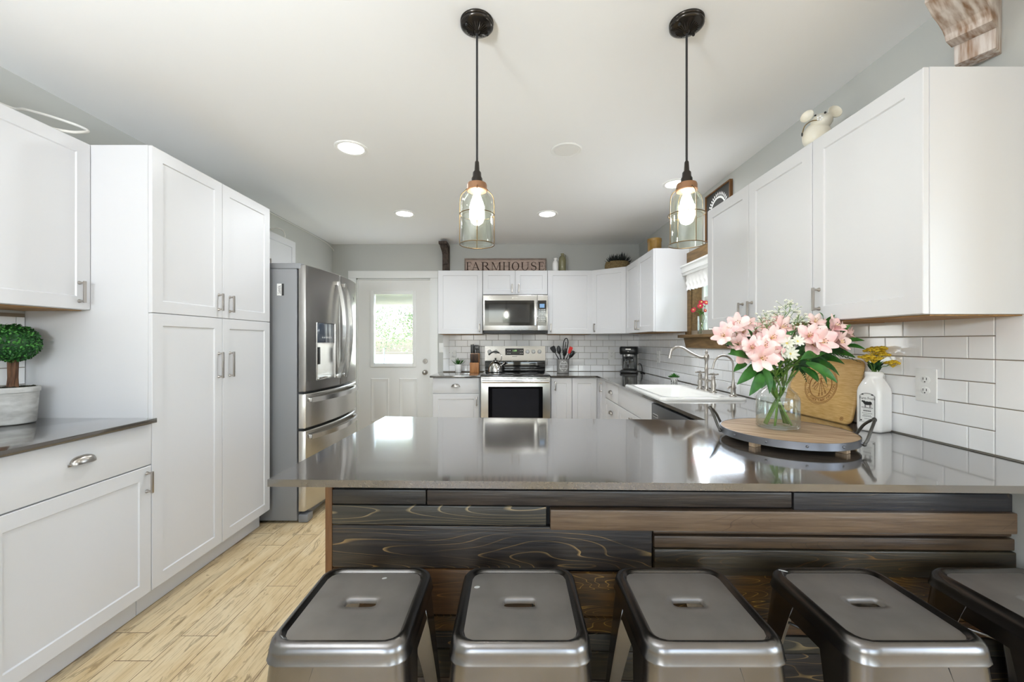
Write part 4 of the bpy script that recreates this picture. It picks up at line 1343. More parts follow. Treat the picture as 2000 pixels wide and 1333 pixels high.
# ================================================================== OUTLETS AND SWITCH
def outlet(label, loc, rz, w=.079, h=.127, duplex=True, name='wall_outlet', cat='outlet'):
    t = thing(name, label, cat, loc, rz)
    MB().box(-w / 2, w / 2, -.006, -.0003, -h / 2, h / 2, .0025).build('cover_plate', 'white_plastic', t)
    if duplex:
        for s in (-1, 1):
            o = MB().lathe([(.0175, .0), (.0175, .0016), (.016, .0026), (0, .0026)], (0, 0, 0), 24, Matrix.Translation((0, -.0061, s * .021)) @ Matrix.Rotation(R(90), 4, 'X') @ Matrix.Diagonal((1, .82, 1, 1))).build('socket', 'white_plastic', t)
            mb = MB().box(-.0075, -.0055, -.0094, -.0089, s * .021 - .001, s * .021 + .008).box(.0055, .0075, -.0094, -.0089, s * .021 - .001, s * .021 + .008)
            mb.ball((0, -.0091, s * .021 - .008), .0025, 1)
            mb.build('slots', 'dark_slot', o)
    else:
        MB().box(-.006, .006, -.016, -.0061, -.004, .012, .002).build('toggle', 'white_plastic', t)
    return t
outlet('white duplex outlet on the tiles right of the milk bottle vase', (XR - .0087, 1.531, 1.124), R(-90))
outlet('white duplex outlet on the back tiles left of the coffee maker', (1.238, YB - .0087, 1.128), 0)
outlet('white outlet on the right wall tiles beyond the bridge faucet', (XR - .0087, 4.36, 1.125), R(-90))
outlet('white outlet on the back tiles above the small potted plant', (-.762, YB - .0087, 1.128), 0)
outlet('white light switch beside the back door', (-.925 + .012, YB - .0003, 1.215), 0, .06, .12, False, 'light_switch', 'light switch')
t = thing('night_light', 'white plug-in night light in the outlet above the small potted plant', 'night light', (-.742, YB - .0195, 1.137))
MB().box(-.02, .02, -.022, .002, -.035, .04, .008).build('housing', 'white_plastic', t)
MB().box(-.012, .012, -.027, -.0225, -.01, .03, .002).build('diffuser', 'lens_off', t)

# ================================================================== BAR STOOLS
def stool(x, y, label):
    t = thing('bar_stool', label, 'stool', (x, y, 0), group='metal bar stools along the peninsula')
    H, S = .612, .162
    N = 72
    def sq(h, r, z):
        out = []
        for i in range(N):
            a = 2 * PI * (i + .5) / N
            c, s_ = math.cos(a), math.sin(a)
            k = h / max(abs(c), abs(s_))
            px, py = c * k, s_ * k
            # round the corner
            ax, ay = abs(px), abs(py)
            if ax > h - r and ay > h - r:
                cx = h - r
                ang_ = math.atan2(ay - cx, ax - cx)
                px = math.copysign(cx + r * math.cos(ang_), px)
                py = math.copysign(cx + r * math.sin(ang_), py)
            out.append((px, py, z))
        return out
    def slot(wx, wy, z):
        out = []
        for i in range(N):
            a = 2 * PI * (i + .5) / N
            c, s_ = math.cos(a), math.sin(a)
            out.append((math.copysign(wx - wy, c) * min(1, abs(c) * 2.2) + wy * c, wy * math.copysign(abs(s_) ** .5, s_), z))
        return out
    prof = [(S + .0035, .046, H - .044), (S + .003, .046, H - .041), (S + .0015, .046, H - .038), (S, .045, H - .022), (S - .003, .044, H - .010), (S - .009, .042, H - .003), (S - .016, .040, H), (S - .021, .037, H - .002), (S - .025, .034, H - .007), (S - .028, .032, H - .009)]
    mb = MB().loft([sq(*p) for p in prof], True)
    mb.build('seat_rim', 'stoolmetal', t, angle=60, solid=.0016)
    mb = MB().loft([sq(S - .028, .032, H - .009), sq(S - .05, .026, H - .0085), slot(.058, .032, H - .0075), slot(.045, .0195, H - .0075), slot(.0425, .017, H - .0105), slot(.0415, .016, H - .020)], True)
    mb.build('seat_panel', 'stooltop', t, angle=60, solid=.0016)
    ztop, zbot = H - .039, .012
    for sx in (-1, 1):
        for sy in (-1, 1):
            loops = []
            for k in range(7):
                q = k / 6
                z = ztop + (zbot - ztop) * q
                cx = (S - .003) + (.202 - S) * q          # outer corner position
                fl = .078 * (1 - q) ** 1.6 + .026
                r = .044 * (1 - q) + .016 * q
                row = [(cx - fl - r * .3, cx)]
                for j in range(9):
                    a = R(90 - 90 * j / 8)
                    row.append((cx - r + r * math.cos(a), cx - r + r * math.sin(a)))
                row.append((cx, cx - fl - r * .3))
                loops.append([(sx * p[0], sy * p[1], z) for p in row])
            mb = MB().loft(loops, False)
            lg = mb.build('leg', 'stoolmetal', t, angle=50, solid=.0022)
            MB().box(sx * .202 - .0 - (.03 if sx > 0 else 0), sx * .202 + (0 if sx > 0 else .03), sy * .202 - (.03 if sy > 0 else 0), sy * .202 + (0 if sy > 0 else .03), .001, .0115, .002).build('foot_cap', 'black_soft', lg)
    for k in range(4):
        Mx = Matrix.Rotation(k * PI / 2, 4, 'Z')
        mb = MB()
        a, z0, z1 = S - .005, H - .086, H - .038
        pl = [(-.105, z1), (-.105, z0 - .006), (-.085, z0), (.085, z0), (.105, z0 - .006), (.105, z1)]
        mb.add([Mx @ Vector((p[0], -a - (z1 - p[1]) * .11, p[1])) for p in pl], [tuple(range(6))])
        mb.build('apron', 'stoolmetal', t, solid=.0018)
    for k in range(4):
        Mx = Matrix.Rotation(k * PI / 2, 4, 'Z')
        MB().tube([Mx @ Vector((-.186, -.186, .20)), Mx @ Vector((.186, -.186, .20))], .005, flat=(.022, .004)).build('footrest', 'stoolmetal', t)
    for s in (-1, 1):
        MB().tube([(-.148, -s * .148, .47 + .003 * s), (.148, s * .148, .47 + .003 * s)], .0045, 8).build('cross_brace', 'stoolmetal', t)
    return t
def worn(t, marks):
    """paint chips and stickers on one stool's top"""
    mb = MB()
    for (x, y, a, b, ang_) in marks:
        pts = [(x + a * math.cos(u) * math.cos(ang_) - b * math.sin(u) * math.sin(ang_), y + a * math.cos(u) * math.sin(ang_) + b * math.sin(u) * math.cos(ang_), 0) for u in [2 * PI * k / 14 for k in range(14)]]
        z = .6042 if max(abs(x), abs(y)) < .128 else .6122
        mb.prism([(p[0], p[1]) for p in pts], z, z + .0006)
    mb.build('chips', 'paper', t)
SYc = 1.052
s1 = stool(-.402, SYc, 'grey metal bar stool in front of the left end of the peninsula')
s2 = stool(.016, SYc, 'grey metal bar stool below the left pendant lamp with chipped sticker at left')
s3 = stool(.460, SYc, 'grey metal bar stool in the middle of the row of five')
s4 = stool(.925, SYc, 'grey metal bar stool second from the right wall')
s5 = stool(1.398, SYc, 'grey metal bar stool beside the right wall cut off by the frame')
worn(s1, [(.028, .108, .007, .004, .3)])
worn(s2, [(-.118, .066, .008, .005, .2)])
worn(s3, [])if False else None
worn(s4, [(-.128, .132, .012, .003, -.5)])

# ================================================================== PLANTS AND FLOWERS
def leaf_blade(mb, base, tip, width, up=(0, 0, 1), droop=.12, fold=.25, n=7):
    """lance-shaped leaf from base to tip with a folded midrib"""
    b, e = Vector(base), Vector(tip)
    d = e - b
    ln = d.length
    d.normalize()
    u = Vector(up)
    side = d.cross(u)
    if side.length < 1e-3:
        side = d.cross(Vector((1, 0, 0)))
    side.normalize()
    nr = side.cross(d).normalized()
    rows = []
    for k in range(n + 1):
        q = k / n
        w = width * (math.sin(PI * min(1, q * .94 + .06)) ** .8) * (1 - .35 * q)
        if k == n:
            w = 0.0004
        c = b + d * ln * q + nr * (droop * ln * math.sin(PI * q))
        rows.append([c - side * w + nr * fold * w, c - side * w * .5 + nr * fold * w * .4, c, c + side * w * .5 + nr * fold * w * .4, c + side * w + nr * fold * w])
    mb.loft(rows, False)
def petal(mb, c, ax, dirn, ln, w, flare=.5, n=7):
    """petal leaving c, first along ax then bending towards dirn"""
    ax, dirn = Vector(ax), Vector(dirn)
    side = ax.cross(dirn).normalized()
    rows = []
    p = Vector(c)
    for k in range(n + 1):
        q = k / n
        t_ = (ax * (1 - q * flare) + dirn * (.25 + q * flare * 1.1)).normalized()
        if k:
            p = p + t_ * ln / n
        ww = w * (math.sin(PI * (.08 + .86 * q ** .85)) ** .85) * (.8 + .4 * q)
        nr = side.cross(t_)
        rows.append([p - side * ww + nr * ww * .35, p - side * ww * .5 + nr * .08 * ww, p, p + side * ww * .5 + nr * .08 * ww, p + side * ww + nr * ww * .35])
    mb.loft(rows, False)
def lily(parent, c, ax, s, pal=('petal', 'petal_b')):
    """alstroemeria blossom: six petals, stamens, facing ax"""
    ax = Vector(ax).normalized()
    a = ax.orthogonal().normalized()
    b = ax.cross(a)
    mb = MB()
    r0 = random.uniform(0, 1)
    for k in range(6):
        th = 2 * PI * k / 6 + r0
        d = a * math.cos(th) + b * math.sin(th)
        mb.mi = k % 2
        petal(mb, Vector(c) - ax * s * .35, ax, d, s * random.uniform(.95, 1.12), s * (.24 if k % 2 else .36), random.uniform(.5, .8))
    mb.mi = 2
    for k in range(5):
        th = 2 * PI * k / 5
        d = a * math.cos(th) + b * math.sin(th)
        p0 = Vector(c) - ax * s * .2
        p1 = p0 + ax * s * .45 + d * s * .12
        mb.tube([p0, (p0 + p1) / 2 + d * s * .02, p1], s * .012, 5)
        mb.mi = 3
        mb.ball(p1, s * .03, 1)
        mb.mi = 2
    return mb.build('blossom', [pal[0], pal[1], 'throat', 'anther'], parent, recalc=False, angle=80)
def W(px, py, y):
    return at(px, py, y)

# ---- round tray with iron handles
TX, TY = 1.033, 1.522
t = thing('serving_tray', 'round wooden serving tray with zinc band and two iron loop handles', 'tray', (TX, TY, CT), R(-30))
ZTr = .0435
MB().lathe([(.0, .020), (.217, .020), (.217, ZTr), (.0, ZTr)], (0, 0, 0), 64).build('wooden_disc', 'traywood', t)
band = MB().lathe([(.2174, .019), (.2205, .019), (.2205, ZTr + .001), (.2174, ZTr + .001)], (0, 0, 0), 72, cap=False)
band = band.build('metal_band', 'zinc', t, angle=30)
for k in range(12):
    a = 2 * PI * k / 12 + .2
    MB().ball((.2208 * math.cos(a), .2208 * math.sin(a), .032), .0045, 2).build('rivet', 'zinc', band)
for k in range(4):
    a = PI / 4 + k * PI / 2 + .2
    MB().box(-.017, .017, -.012, .012, .0005, .0195, .001, 1, Matrix.Rotation(a, 4, 'Z') @ Matrix.Translation((.185, 0, 0))).build('foot', 'traywood', t)
for s in (-1, 1):
    pts = [(s * .218, -.068, .030), (s * .226, -.066, .046), (s * .238, -.050, .075), (s * .252, -.020, .098), (s * .257, 0, .103), (s * .252, .020, .098), (s * .238, .050, .075), (s * .226, .066, .046), (s * .218, .068, .030)]
    mb = MB().tube(spline(pts, 5), .0048, 10)
    mb.ball((s * .257, 0, .104), .009, 2, (.8, 1.2, 1))
    mb.ball((s * .217, -.068, .028), .007, 2).ball((s * .217, .068, .028), .007, 2)
    mb.build('handle', 'iron', t)
# ---- glass vase with water
VX, VY, VZ = 1.024, 1.552, CT + ZTr + .0008
t = thing('flower_vase', 'clear glass jar vase half full of water on the round tray', 'vase', (VX, VY, VZ))
prof = [(.0, .0), (.066, .0), (.073, .006), (.0735, .10), (.072, .118), (.062, .136), (.046, .150), (.0405, .160), (.042, .175), (.050, .192), (.055, .200)]
mb = MB().lathe(prof, (0, 0, 0), 48, cap=False)
mb.build('glass_jar', 'glass', t, angle=60)
mb = MB().lathe([(.0, .008), (.064, .008), (.0705, .014), (.0712, .098), (.0705, .1085), (.0, .1085)], (0, 0, 0), 48)
mb.build('water', 'water', t, angle=60)
MB().tube(arc((0, 0, .2), .055, 0, 2 * PI - .13, 48, 'xy'), .0016, 8, True).build('rim', 'glass', t)

def stem_pts(end, seed):
    rr = random.Random(seed)
    a = rr.uniform(0, 2 * PI)
    foot = Vector((VX + .045 * math.cos(a), VY + .045 * math.sin(a), VZ + .012))
    neck = Vector((VX - .022 * math.cos(a) + rr.uniform(-.008, .008), VY - .022 * math.sin(a) + rr.uniform(-.008, .008), VZ + .165))
    e = Vector(end)
    m_ = neck.lerp(e, .5) + Vector((0, 0, .025))
    return spline([foot, foot.lerp(neck, .5), neck, m_, e], 6)
# (label, fork point px, depth, blossoms[(px,py,dy,axis-x,axis-z,size)], leaves[(base px,tip px,dy)])
bouquet = [
    ('pink lily stem at the far left of the bouquet', (1428, 668), 1.50, [(1413, 656, -.02, -.7, .1, .052), (1443, 672, .0, -.25, .0, .050), (1421, 645, .03, -.5, .6, .046), (1430, 668, .05, -.5, .1, .044)], [((1436, 675), (1403, 671), 0), ((1440, 676), (1426, 690), .01)]),
    ('pale pink lily stem with the big upper left blossom', (1450, 655), 1.56, [(1441, 634, .02, -.35, .55, .062), (1462, 634, .05, .1, .7, .050), (1452, 648, .0, -.2, .3, .052), (1472, 645, .06, .0, .6, .046)], [((1466, 664), (1460, 643), -.06), ((1465, 660), (1479, 664), -.07)]),
    ('pink lily stem with the lowest front blossom', (1488, 712), 1.43, [(1489, 700, -.06, -.1, -.15, .064), (1469, 680, -.03, -.3, .2, .054), (1491, 676, -.03, .1, .35, .055), (1457, 694, .0, -.5, -.2, .048), (1505, 697, -.03, .4, -.2, .048)], [((1476, 718), (1439, 752), -.02), ((1489, 731), (1463, 774), -.05), ((1466, 700), (1421, 692), 0), ((1457, 708), (1432, 727), .02)]),
    ('pink lily stem in the middle of the bouquet', (1508, 690), 1.47, [(1512, 687, -.05, .35, -.05, .052), (1509, 660, -.05, 0, .15, .058), (1497, 664, .0, -.3, .3, .050), (1521, 655, .0, .3, .4, .048)], [((1489, 716), (1503, 770), -.07), ((1500, 720), (1492, 735), -.03)]),
    ('peach lily stem at the top centre of the bouquet', (1520, 655), 1.54, [(1529, 640, -.02, .2, .45, .060), (1506, 638, .03, -.2, .6, .054), (1479, 650, .02, -.3, .4, .050), (1518, 628, .04, .1, .8, .044), (1493, 645, .0, -.2, .5, .048)], [((1540, 640), (1556, 632), .02), ((1520, 670), (1553, 645), -.05)]),
    ('pink lily stem at the right of the bouquet', (1597, 685), 1.47, [(1581, 656, -.03, -.3, .25, .058), (1606, 668, -.06, .05, .0, .064), (1590, 674, -.02, -.2, -.2, .052), (1596, 648, .0, 0, .6, .050)], [((1574, 709), (1636, 749), -.06), ((1565, 718), (1598, 747), -.04), ((1590, 690), (1563, 703), -.07), ((1578, 700), (1614, 690), -.02)]),
    ('pale pink lily stem at the far right of the bouquet', (1630, 672), 1.53, [(1641, 668, -.04, .6, .0, .054), (1632, 637, .0, .4, .6, .056), (1660, 656, .05, .8, .1, .048), (1648, 648, .02, .6, .5, .048), (1626, 660, .0, .3, .1, .050)], [((1649, 667), (1689, 666), 0), ((1650, 676), (1691, 683), 0), ((1642, 650), (1662, 634), .0), ((1613, 630), (1631, 615), .03)]),
    ('pink lily stem at the upper right with tall green buds', (1598, 650), 1.58, [(1593, 628, .0, -.1, .7, .050), (1617, 640, .02, .3, .6, .052)], [((1606, 631), (1600, 610), 0), ((1611, 645), (1617, 625), -.02), ((1570, 690), (1584, 708), -.08)]),
]
for i, (lab, fork, y, bl, lv) in enumerate(bouquet):
    f = W(fork[0], fork[1], y)
    t = thing('lily_stem', lab, 'flower', (VX, VY, VZ), group='pink lilies in the glass vase')
    T = Matrix.Translation((-VX, -VY, -VZ))
    pts = [T @ p for p in stem_pts(f, i * 13 + 5)]
    mb = MB().tube(pts, .0036, 8)
    fl = pts[-1]
    for (px, py, dyy, ax, az, s) in bl:
        p = T @ W(px, py, y + dyy)
        a_ = Vector((ax, -.8, az + .15)).normalized()
        q = p - a_ * s * .35
        mb.tube(spline([fl, fl.lerp(q, .5) + Vector((0, .004, -.006)), q], 5), .0018, 6)
        lily(t, p, a_, s)
    mb.build('stem', 'stem', t)
    for (b0, b1, dyy) in lv:
        mb = MB()
        ba, tp = T @ W(b0[0], b0[1], y + dyy + .01), T @ W(b1[0], b1[1], y + dyy - .02)
        leaf_blade(mb, ba, tp, (tp - ba).length * .16 + .004, up=(random.uniform(-.3, .3), -.8, .6), droop=.10)
        mb.build('leaf', 'leaf', t, recalc=False, angle=80)
def sprig(name, lab, fork, y, ends, seed):
    t = thing(name, lab, 'flower', (VX, VY, VZ), group="baby's breath in the glass vase")
    T = Matrix.Translation((-VX, -VY, -VZ))
    rr = random.Random(seed)
    pts = [T @ p for p in stem_pts(W(fork[0], fork[1], y), seed)]
    mb = MB().tube(pts, .0018, 6)
    fb = MB()
    for (px, py) in ends:
        p = T @ W(px, py, y + rr.uniform(-.03, .03))
        m_ = pts[-1].lerp(p, .5) + Vector((rr.uniform(-.008, .008), rr.uniform(-.008, .008), 0))
        mb.tube([pts[-1], m_, p], [.0011, .0009, .0006], 5)
        for k in range(10):
            q = p + Vector((rr.gauss(0, .012), rr.gauss(0, .012), rr.gauss(0, .010)))
            mb.tube([m_.lerp(p, rr.uniform(.4, .9)), q], .0005, 4)
            fb.ball(q, rr.uniform(.0032, .0052), 1, (1, 1, .8))
    mb.build('stem', 'stem', t)
    o = fb.build('florets', 'petal_w', t)
    o['kind'] = 'stuff'
sprig('babys_breath_sprig', "tallest sprig of tiny white florets at the top of the bouquet", (1528, 628), 1.55, [(1534, 596), (1520, 605), (1545, 592), (1552, 606), (1510, 612), (1537, 610)], 71)
sprig('babys_breath_sprig', "sprig of tiny white florets above the left pink blossoms", (1498, 640), 1.52, [(1484, 622), (1496, 616), (1507, 624), (1490, 632), (1478, 640), (1484, 648), (1500, 634)], 72)
sprig('babys_breath_sprig', "sprig of tiny white florets between the two blossom groups", (1552, 650), 1.50, [(1560, 618), (1552, 626), (1568, 622), (1548, 636), (1556, 658), (1550, 672), (1576, 630)], 73)
t = thing('daisy_stem', 'white daisy stem low in the centre of the bouquet', 'flower', (VX, VY, VZ))
T = Matrix.Translation((-VX, -VY, -VZ))
pts = [T @ p for p in stem_pts(W(1542, 700, 1.45), 91)]
mb = MB().tube(pts, .0025, 6)
for (px, py, s) in ((1536, 672, .030), (1541, 692, .034), (1556, 668, .028), (1526, 690, .028)):
    p = T @ W(px, py, 1.43)
    mb.tube([pts[-1], p + Vector((0, .01, 0))], .0016, 5)
    fb = MB()
    ax = Vector((random.uniform(-.4, .4), -.9, random.uniform(0, .5))).normalized()
    a = ax.orthogonal().normalized()
    b = ax.cross(a)
    for k in range(9):
        th = 2 * PI * k / 9
        fb.mi = 0
        petal(fb, p, ax, a * math.cos(th) + b * math.sin(th), s, s * .2, .75, 4)
    fb.mi = 1
    fb.ball(p + ax * .003, s * .18, 2)
    fb.build('blossom', ['petal_w', 'throat'], t, recalc=False, angle=80)
mb.build('stem', 'stem', t)
def fern(lab, fork, tips, y, seed):
    t = thing('fern_frond', lab, 'greenery', (VX, VY, VZ), group='ferns in the glass vase')
    T = Matrix.Translation((-VX, -VY, -VZ))
    pts = [T @ p for p in stem_pts(W(fork[0], fork[1], y), seed)]
    MB().tube(pts, .002, 6).build('stem', 'stem', t)
    mb = MB()
    for (px, py) in tips:
        tp = T @ W(px, py, y - .02)
        ax = [pts[-1].lerp(tp, k / 11) + Vector((0, 0, .012 * math.sin(PI * k / 11))) for k in range(12)]
        mb.tube(ax, .0009, 5)
        for k in range(1, 12):
            d = (ax[k] - ax[k - 1]).normalized()
            sd = d.cross(Vector((0, -.6, .8))).normalized()
            for s in (-1, 1):
                ln = .030 * (1 - k / 13)
                leaf_blade(mb, ax[k], ax[k] + (sd * s * .8 + d * .6).normalized() * ln, ln * .22, (0, -.6, .8), .08, .1, 3)
    mb.build('fronds', 'leaf_dark', t, recalc=False, angle=80)
fern('dark fern frond reaching right above the cutting board', (1590, 690), [(1680, 708), (1655, 700), (1628, 722)], 1.50, 55)
fern('small fern frond hanging at the right side of the vase neck', (1560, 712), [(1592, 738), (1610, 730), (1575, 745)], 1.46, 56)
def leafy(label, fork, y, leaves, seed):
    t = thing('leafy_stem', label, 'greenery', (VX, VY, VZ), group='leafy stems in the glass vase')
    T = Matrix.Translation((-VX, -VY, -VZ))
    pts = [T @ p for p in stem_pts(W(fork[0], fork[1], y), seed)]
    MB().tube(pts, .0034, 8).build('stem', 'stem', t)
    for (b0, b1, d) in leaves:
        mb = MB()
        ba, tp = T @ W(b0[0], b0[1], y + d), T @ W(b1[0], b1[1], y - .03 + d)
        leaf_blade(mb, ba, tp, (tp - ba).length * .18 + .004, (random.uniform(-.5, .5), -.7, .7), random.uniform(.06, .18))
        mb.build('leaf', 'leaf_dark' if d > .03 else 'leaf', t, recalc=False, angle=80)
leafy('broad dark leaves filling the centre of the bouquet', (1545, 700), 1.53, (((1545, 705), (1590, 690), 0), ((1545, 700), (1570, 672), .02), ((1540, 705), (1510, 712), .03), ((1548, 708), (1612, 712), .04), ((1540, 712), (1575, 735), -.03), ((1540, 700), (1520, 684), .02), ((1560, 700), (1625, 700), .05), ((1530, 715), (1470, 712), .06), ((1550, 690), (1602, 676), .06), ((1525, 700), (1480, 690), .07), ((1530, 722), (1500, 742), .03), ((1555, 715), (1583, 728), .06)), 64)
leafy('long narrow leaves fanning out on the left of the bouquet', (1490, 705), 1.52, (((1492, 715), (1452, 730), .0), ((1485, 705), (1445, 705), .03), ((1488, 720), (1470, 752), .02), ((1496, 725), (1486, 760), -.02), ((1480, 695), (1442, 690), .04), ((1476, 688), (1416, 676), .05), ((1500, 700), (1475, 705), .05), ((1478, 672), (1450, 660), .06), ((1490, 660), (1472, 640), .05), ((1500, 735), (1512, 765), -.01)), 65)
leafy('long narrow leaves fanning out on the right of the bouquet', (1585, 700), 1.55, (((1585, 705), (1640, 735), .0), ((1590, 700), (1650, 712), .03), ((1580, 715), (1615, 752), -.04), ((1590, 690), (1660, 690), .04), ((1575, 695), (1560, 668), .0), ((1600, 690), (1640, 680), .05), ((1575, 720), (1600, 745), .03), ((1570, 712), (1545, 725), .02), ((1610, 650), (1640, 640), .06), ((1570, 690), (1600, 660), .06), ((1560, 705), (1590, 715), -.03), ((1630, 690), (1672, 700), .02)), 66)

# ---- cutting board leaning on the tiles
bw, bh, bt = .41, .302, .019
t = thing('cutting_board', 'bamboo cutting board with round engraved seal leaning against the right wall tiles', 'cutting board', (1.497, 1.785, CT + .0008))
t.rotation_euler = (0, 0, 0)
# local: u along the bottom edge (towards +y), v up the leaning face, n out of the face
phi = math.atan2(.047, .41)
udir = Vector((-math.sin(phi) * .55, math.cos(phi), 0)).normalized()
lean = R(13.2)
side = Vector((udir.y, -udir.x, 0))             # towards the wall (+x)
vdir = (Vector((0, 0, 1)) * math.cos(lean) + side * math.sin(lean)).normalized()
ndir = udir.cross(vdir)
if ndir.x > 0:
    ndir = -ndir
BM = Matrix(((udir.x, vdir.x, ndir.x, 0), (udir.y, vdir.y, ndir.y, 0), (udir.z, vdir.z, ndir.z, .0012), (0, 0, 0, 1)))
mb = MB()
def rr2(w_, h_, r, ins=0):
    return [(p[0], p[1]) for p in rrect(ins, w_ - ins, ins, h_ - ins, r, 0, 6)]
lo = [rr2(bw, bh, .028, .006), rr2(bw, bh, .034), rr2(bw, bh, .034), rr2(bw, bh, .028, .006)]
mb.loft([[(p[0], p[1], z) for p in l_] for l_, z in zip(lo, (-bt, -bt + .006, -.006, 0))], True, True, True, BM)
board = mb.build('board', 'bamboo', t, angle=50)
mb = MB()
cx, cy_, rad = .198, .163, .094
for r in (rad, rad * .94, rad * .70, rad * .665):
    c_ = [(cx + r * math.cos(2 * PI * k / 64), cy_ + r * math.sin(2 * PI * k / 64), .0004) for k in range(64)]
    mb.tube([BM @ Vector(p) for p in c_], .0009, 5, True)
# the face is seen with u running to the left, so lettering is mirrored in u to read correctly
def on_board(u, v, ang_):
    Fx = Matrix(((-1, 0, 0, 0), (0, 1, 0, 0), (0, 0, 1, 0), (0, 0, 0, 1)))
    return BM @ Matrix.Translation((u, v, .0004)) @ Fx @ Matrix.Rotation(ang_, 4, 'Z')
low = 'OF THE CHOCTAW NATION'
for i, ch in enumerate(low):
    a = R(-192 + 196 * i / (len(low) - 1))         # left, round the bottom, to the right
    u, v = math.cos(a) * rad * .82, math.sin(a) * rad * .82
    if ch != ' ':
        mb.text(ch, .0185, on_board(cx - u, cy_ + v, a + PI / 2), .0003)
top = 'THE GREAT SEAL'
for i, ch in enumerate(top):
    a = R(150 - 122 * i / (len(top) - 1))
    u, v = math.cos(a) * rad * .82, math.sin(a) * rad * .82
    if ch != ' ':
        mb.text(ch, .0175, on_board(cx - u, cy_ + v, a - PI / 2), .0003)
def eng(pts, r=.0011):
    mb.tube([BM @ Vector((cx - p[0], cy_ + p[1], .0004)) for p in pts], r, 5)
# unstrung bow, pipe and three arrows
eng(spline([(-.048, -.012), (-.02, .022), (.012, .036), (.046, .030)], 6))
eng([(-.048, -.012), (.046, .030)], .0006)
eng(spline([(-.040, .004), (-.024, .028), (.002, .036)], 5), .0009)
eng([(-.014, .012), (-.034, -.020)], .0012)
eng(spline([(-.034, -.020), (-.026, -.026), (-.018, -.016), (-.012, .006)], 4), .0009)
for (x, z) in ((.004, -.052), (.022, -.046), (.038, -.034)):
    eng([(-.004, .030), (x, z)], .0009)
    d = Vector((x + .004, z - .030)).normalized()
    n_ = Vector((-d.y, d.x))
    for k in (.0, .006, .012):
        p = Vector((x, z)) - d * k
        eng([(p.x + n_.x * .005 - d.x * -.003, p.y + n_.y * .005 - d.y * -.003), (p.x, p.y), (p.x - n_.x * .005 + d.x * .003, p.y - n_.y * .005 + d.y * .003)], .0011)
eng(spline([(.0, .020), (.03, .012), (.042, .004), (.038, -.006), (.012, .004)], 4), .0009)
eng([(-.006, .052), (-.004, .02)], .001)
eng(spline([(-.016, .046), (-.004, .052), (.008, .046)], 4), .001)
mb.build('engraved_seal', 'burn', board)
mb = MB()
mb.text('8', .016, on_board(.045, .022, 0), .0003)
mb.tube([BM @ Vector((.045 + .008 * math.cos(2 * PI * k / 16), .022 + .009 * math.sin(2 * PI * k / 16), .0004)) for k in range(16)], .0007, 5, True)
mb.build('maker_mark', 'burn', board)

# ---- white milk-bottle vase
BX, BY = 1.522, 1.690
t = thing('milk_bottle_vase', 'white ceramic milk bottle vase with a farm label beside the cutting board', 'vase', (BX, BY, CT + .0008), R(20))
def bsq(h, r, z, n=8):
    return rrect(-h, h, -h, h, r, z, n)
prof = [(.038, .014, 0), (.0425, .015, .004), (.0445, .016, .012), (.0445, .016, .165), (.043, .020, .182), (.037, .026, .203), (.0305, .028, .220), (.0285, .0284, .228), (.030, .0299, .234), (.031, .0309, .240), (.030, .0299, .247), (.026, .0259, .249), (.025, .0249, .235)]
mb = MB().loft([bsq(h, min(r, h - .0001), z) for h, r, z in prof], True, True, False)
mb.build('bottle', 'ceramic', t, angle=60, solid=.001)
LM = Matrix(((0, 0, -1, -.0451), (-.78, 0, 0, 0), (0, 1, 0, 0), (0, 0, 0, 1)))    # u to the viewer's right, v up, on the -x face
pl = [(-.036, .036), (.036, .036), (.036, .150)] + [(.030 * math.cos(R(a)), .150 + .010 * math.sin(R(a)) + .002) for a in range(20, 161, 14)] + [(-.036, .150)]
lab = MB().prism(pl, 0, .0004, LM).build('paper_label', 'paper', t)
mb = MB()
ol = [LM @ Vector((p[0] * .97, .093 + (p[1] - .093) * .975, .0006)) for p in pl]
mb.tube(ol, .0008, 4, True)
ol = [LM @ Vector((p[0] * .90, .093 + (p[1] - .093) * .93, .0006)) for p in pl]
mb.tube(ol, .0004, 4, True)
def ltx(s_, size, v, sp=1.0):
    mb.text(s_, size, LM @ Matrix.Translation((0, v, .0006)), .0002, 'CENTER', sp)
ltx('Farm Fresh', .0152, .138)
for (v, hw, hh, nseg) in ((.086, .018, .0026, 7), (.076, .024, .0009, 9), (.069, .018, .0009, 6), (.063, .022, .0012, 9), (.053, .012, .0008, 4)):
    for k in range(nseg):
        u = -hw + 2 * hw * k / nseg
        mb.box(u, u + 2 * hw / nseg * .68, v - hh, v + hh, .0006, .0008, 0, 1, LM)
for (u, v, a, b_) in ((0, .118, .017, .0078), (-.014, .122, .006, .006), (-.021, .125, .0055, .0035), (.013, .119, .007, .0075)):
    pt = [(u + a * math.cos(2 * PI * k / 16), v + b_ * math.sin(2 * PI * k / 16)) for k in range(16)]
    mb.prism(pt, .0006, .0009, LM)
for u in (-.012, -.008, .010, .0145):
    mb.box(u, u + .0022, .101, .114, .0006, .0009, 0, 1, LM)
mb.box(-.026, .026, .0985, .1005, .0006, .0009, 0, 1, LM)
mb.tube([LM @ Vector((.019, .124, .0007)), LM @ Vector((.022, .112, .0007))], .0007, 4)
mb.box(-.020, .020, .0935, .0942, .0006, .0008, 0, 1, LM)
for s in (-1, 1):
    mb.ball(LM @ Vector((s * .028, .045, .0006)), .0035, 1, (.2, 1, 1))
    mb.ball(LM @ Vector((s * .022, .154, .0006)), .0035, 1, (.2, 1.6, .7))
mb.build('label_print', 'ink', lab)
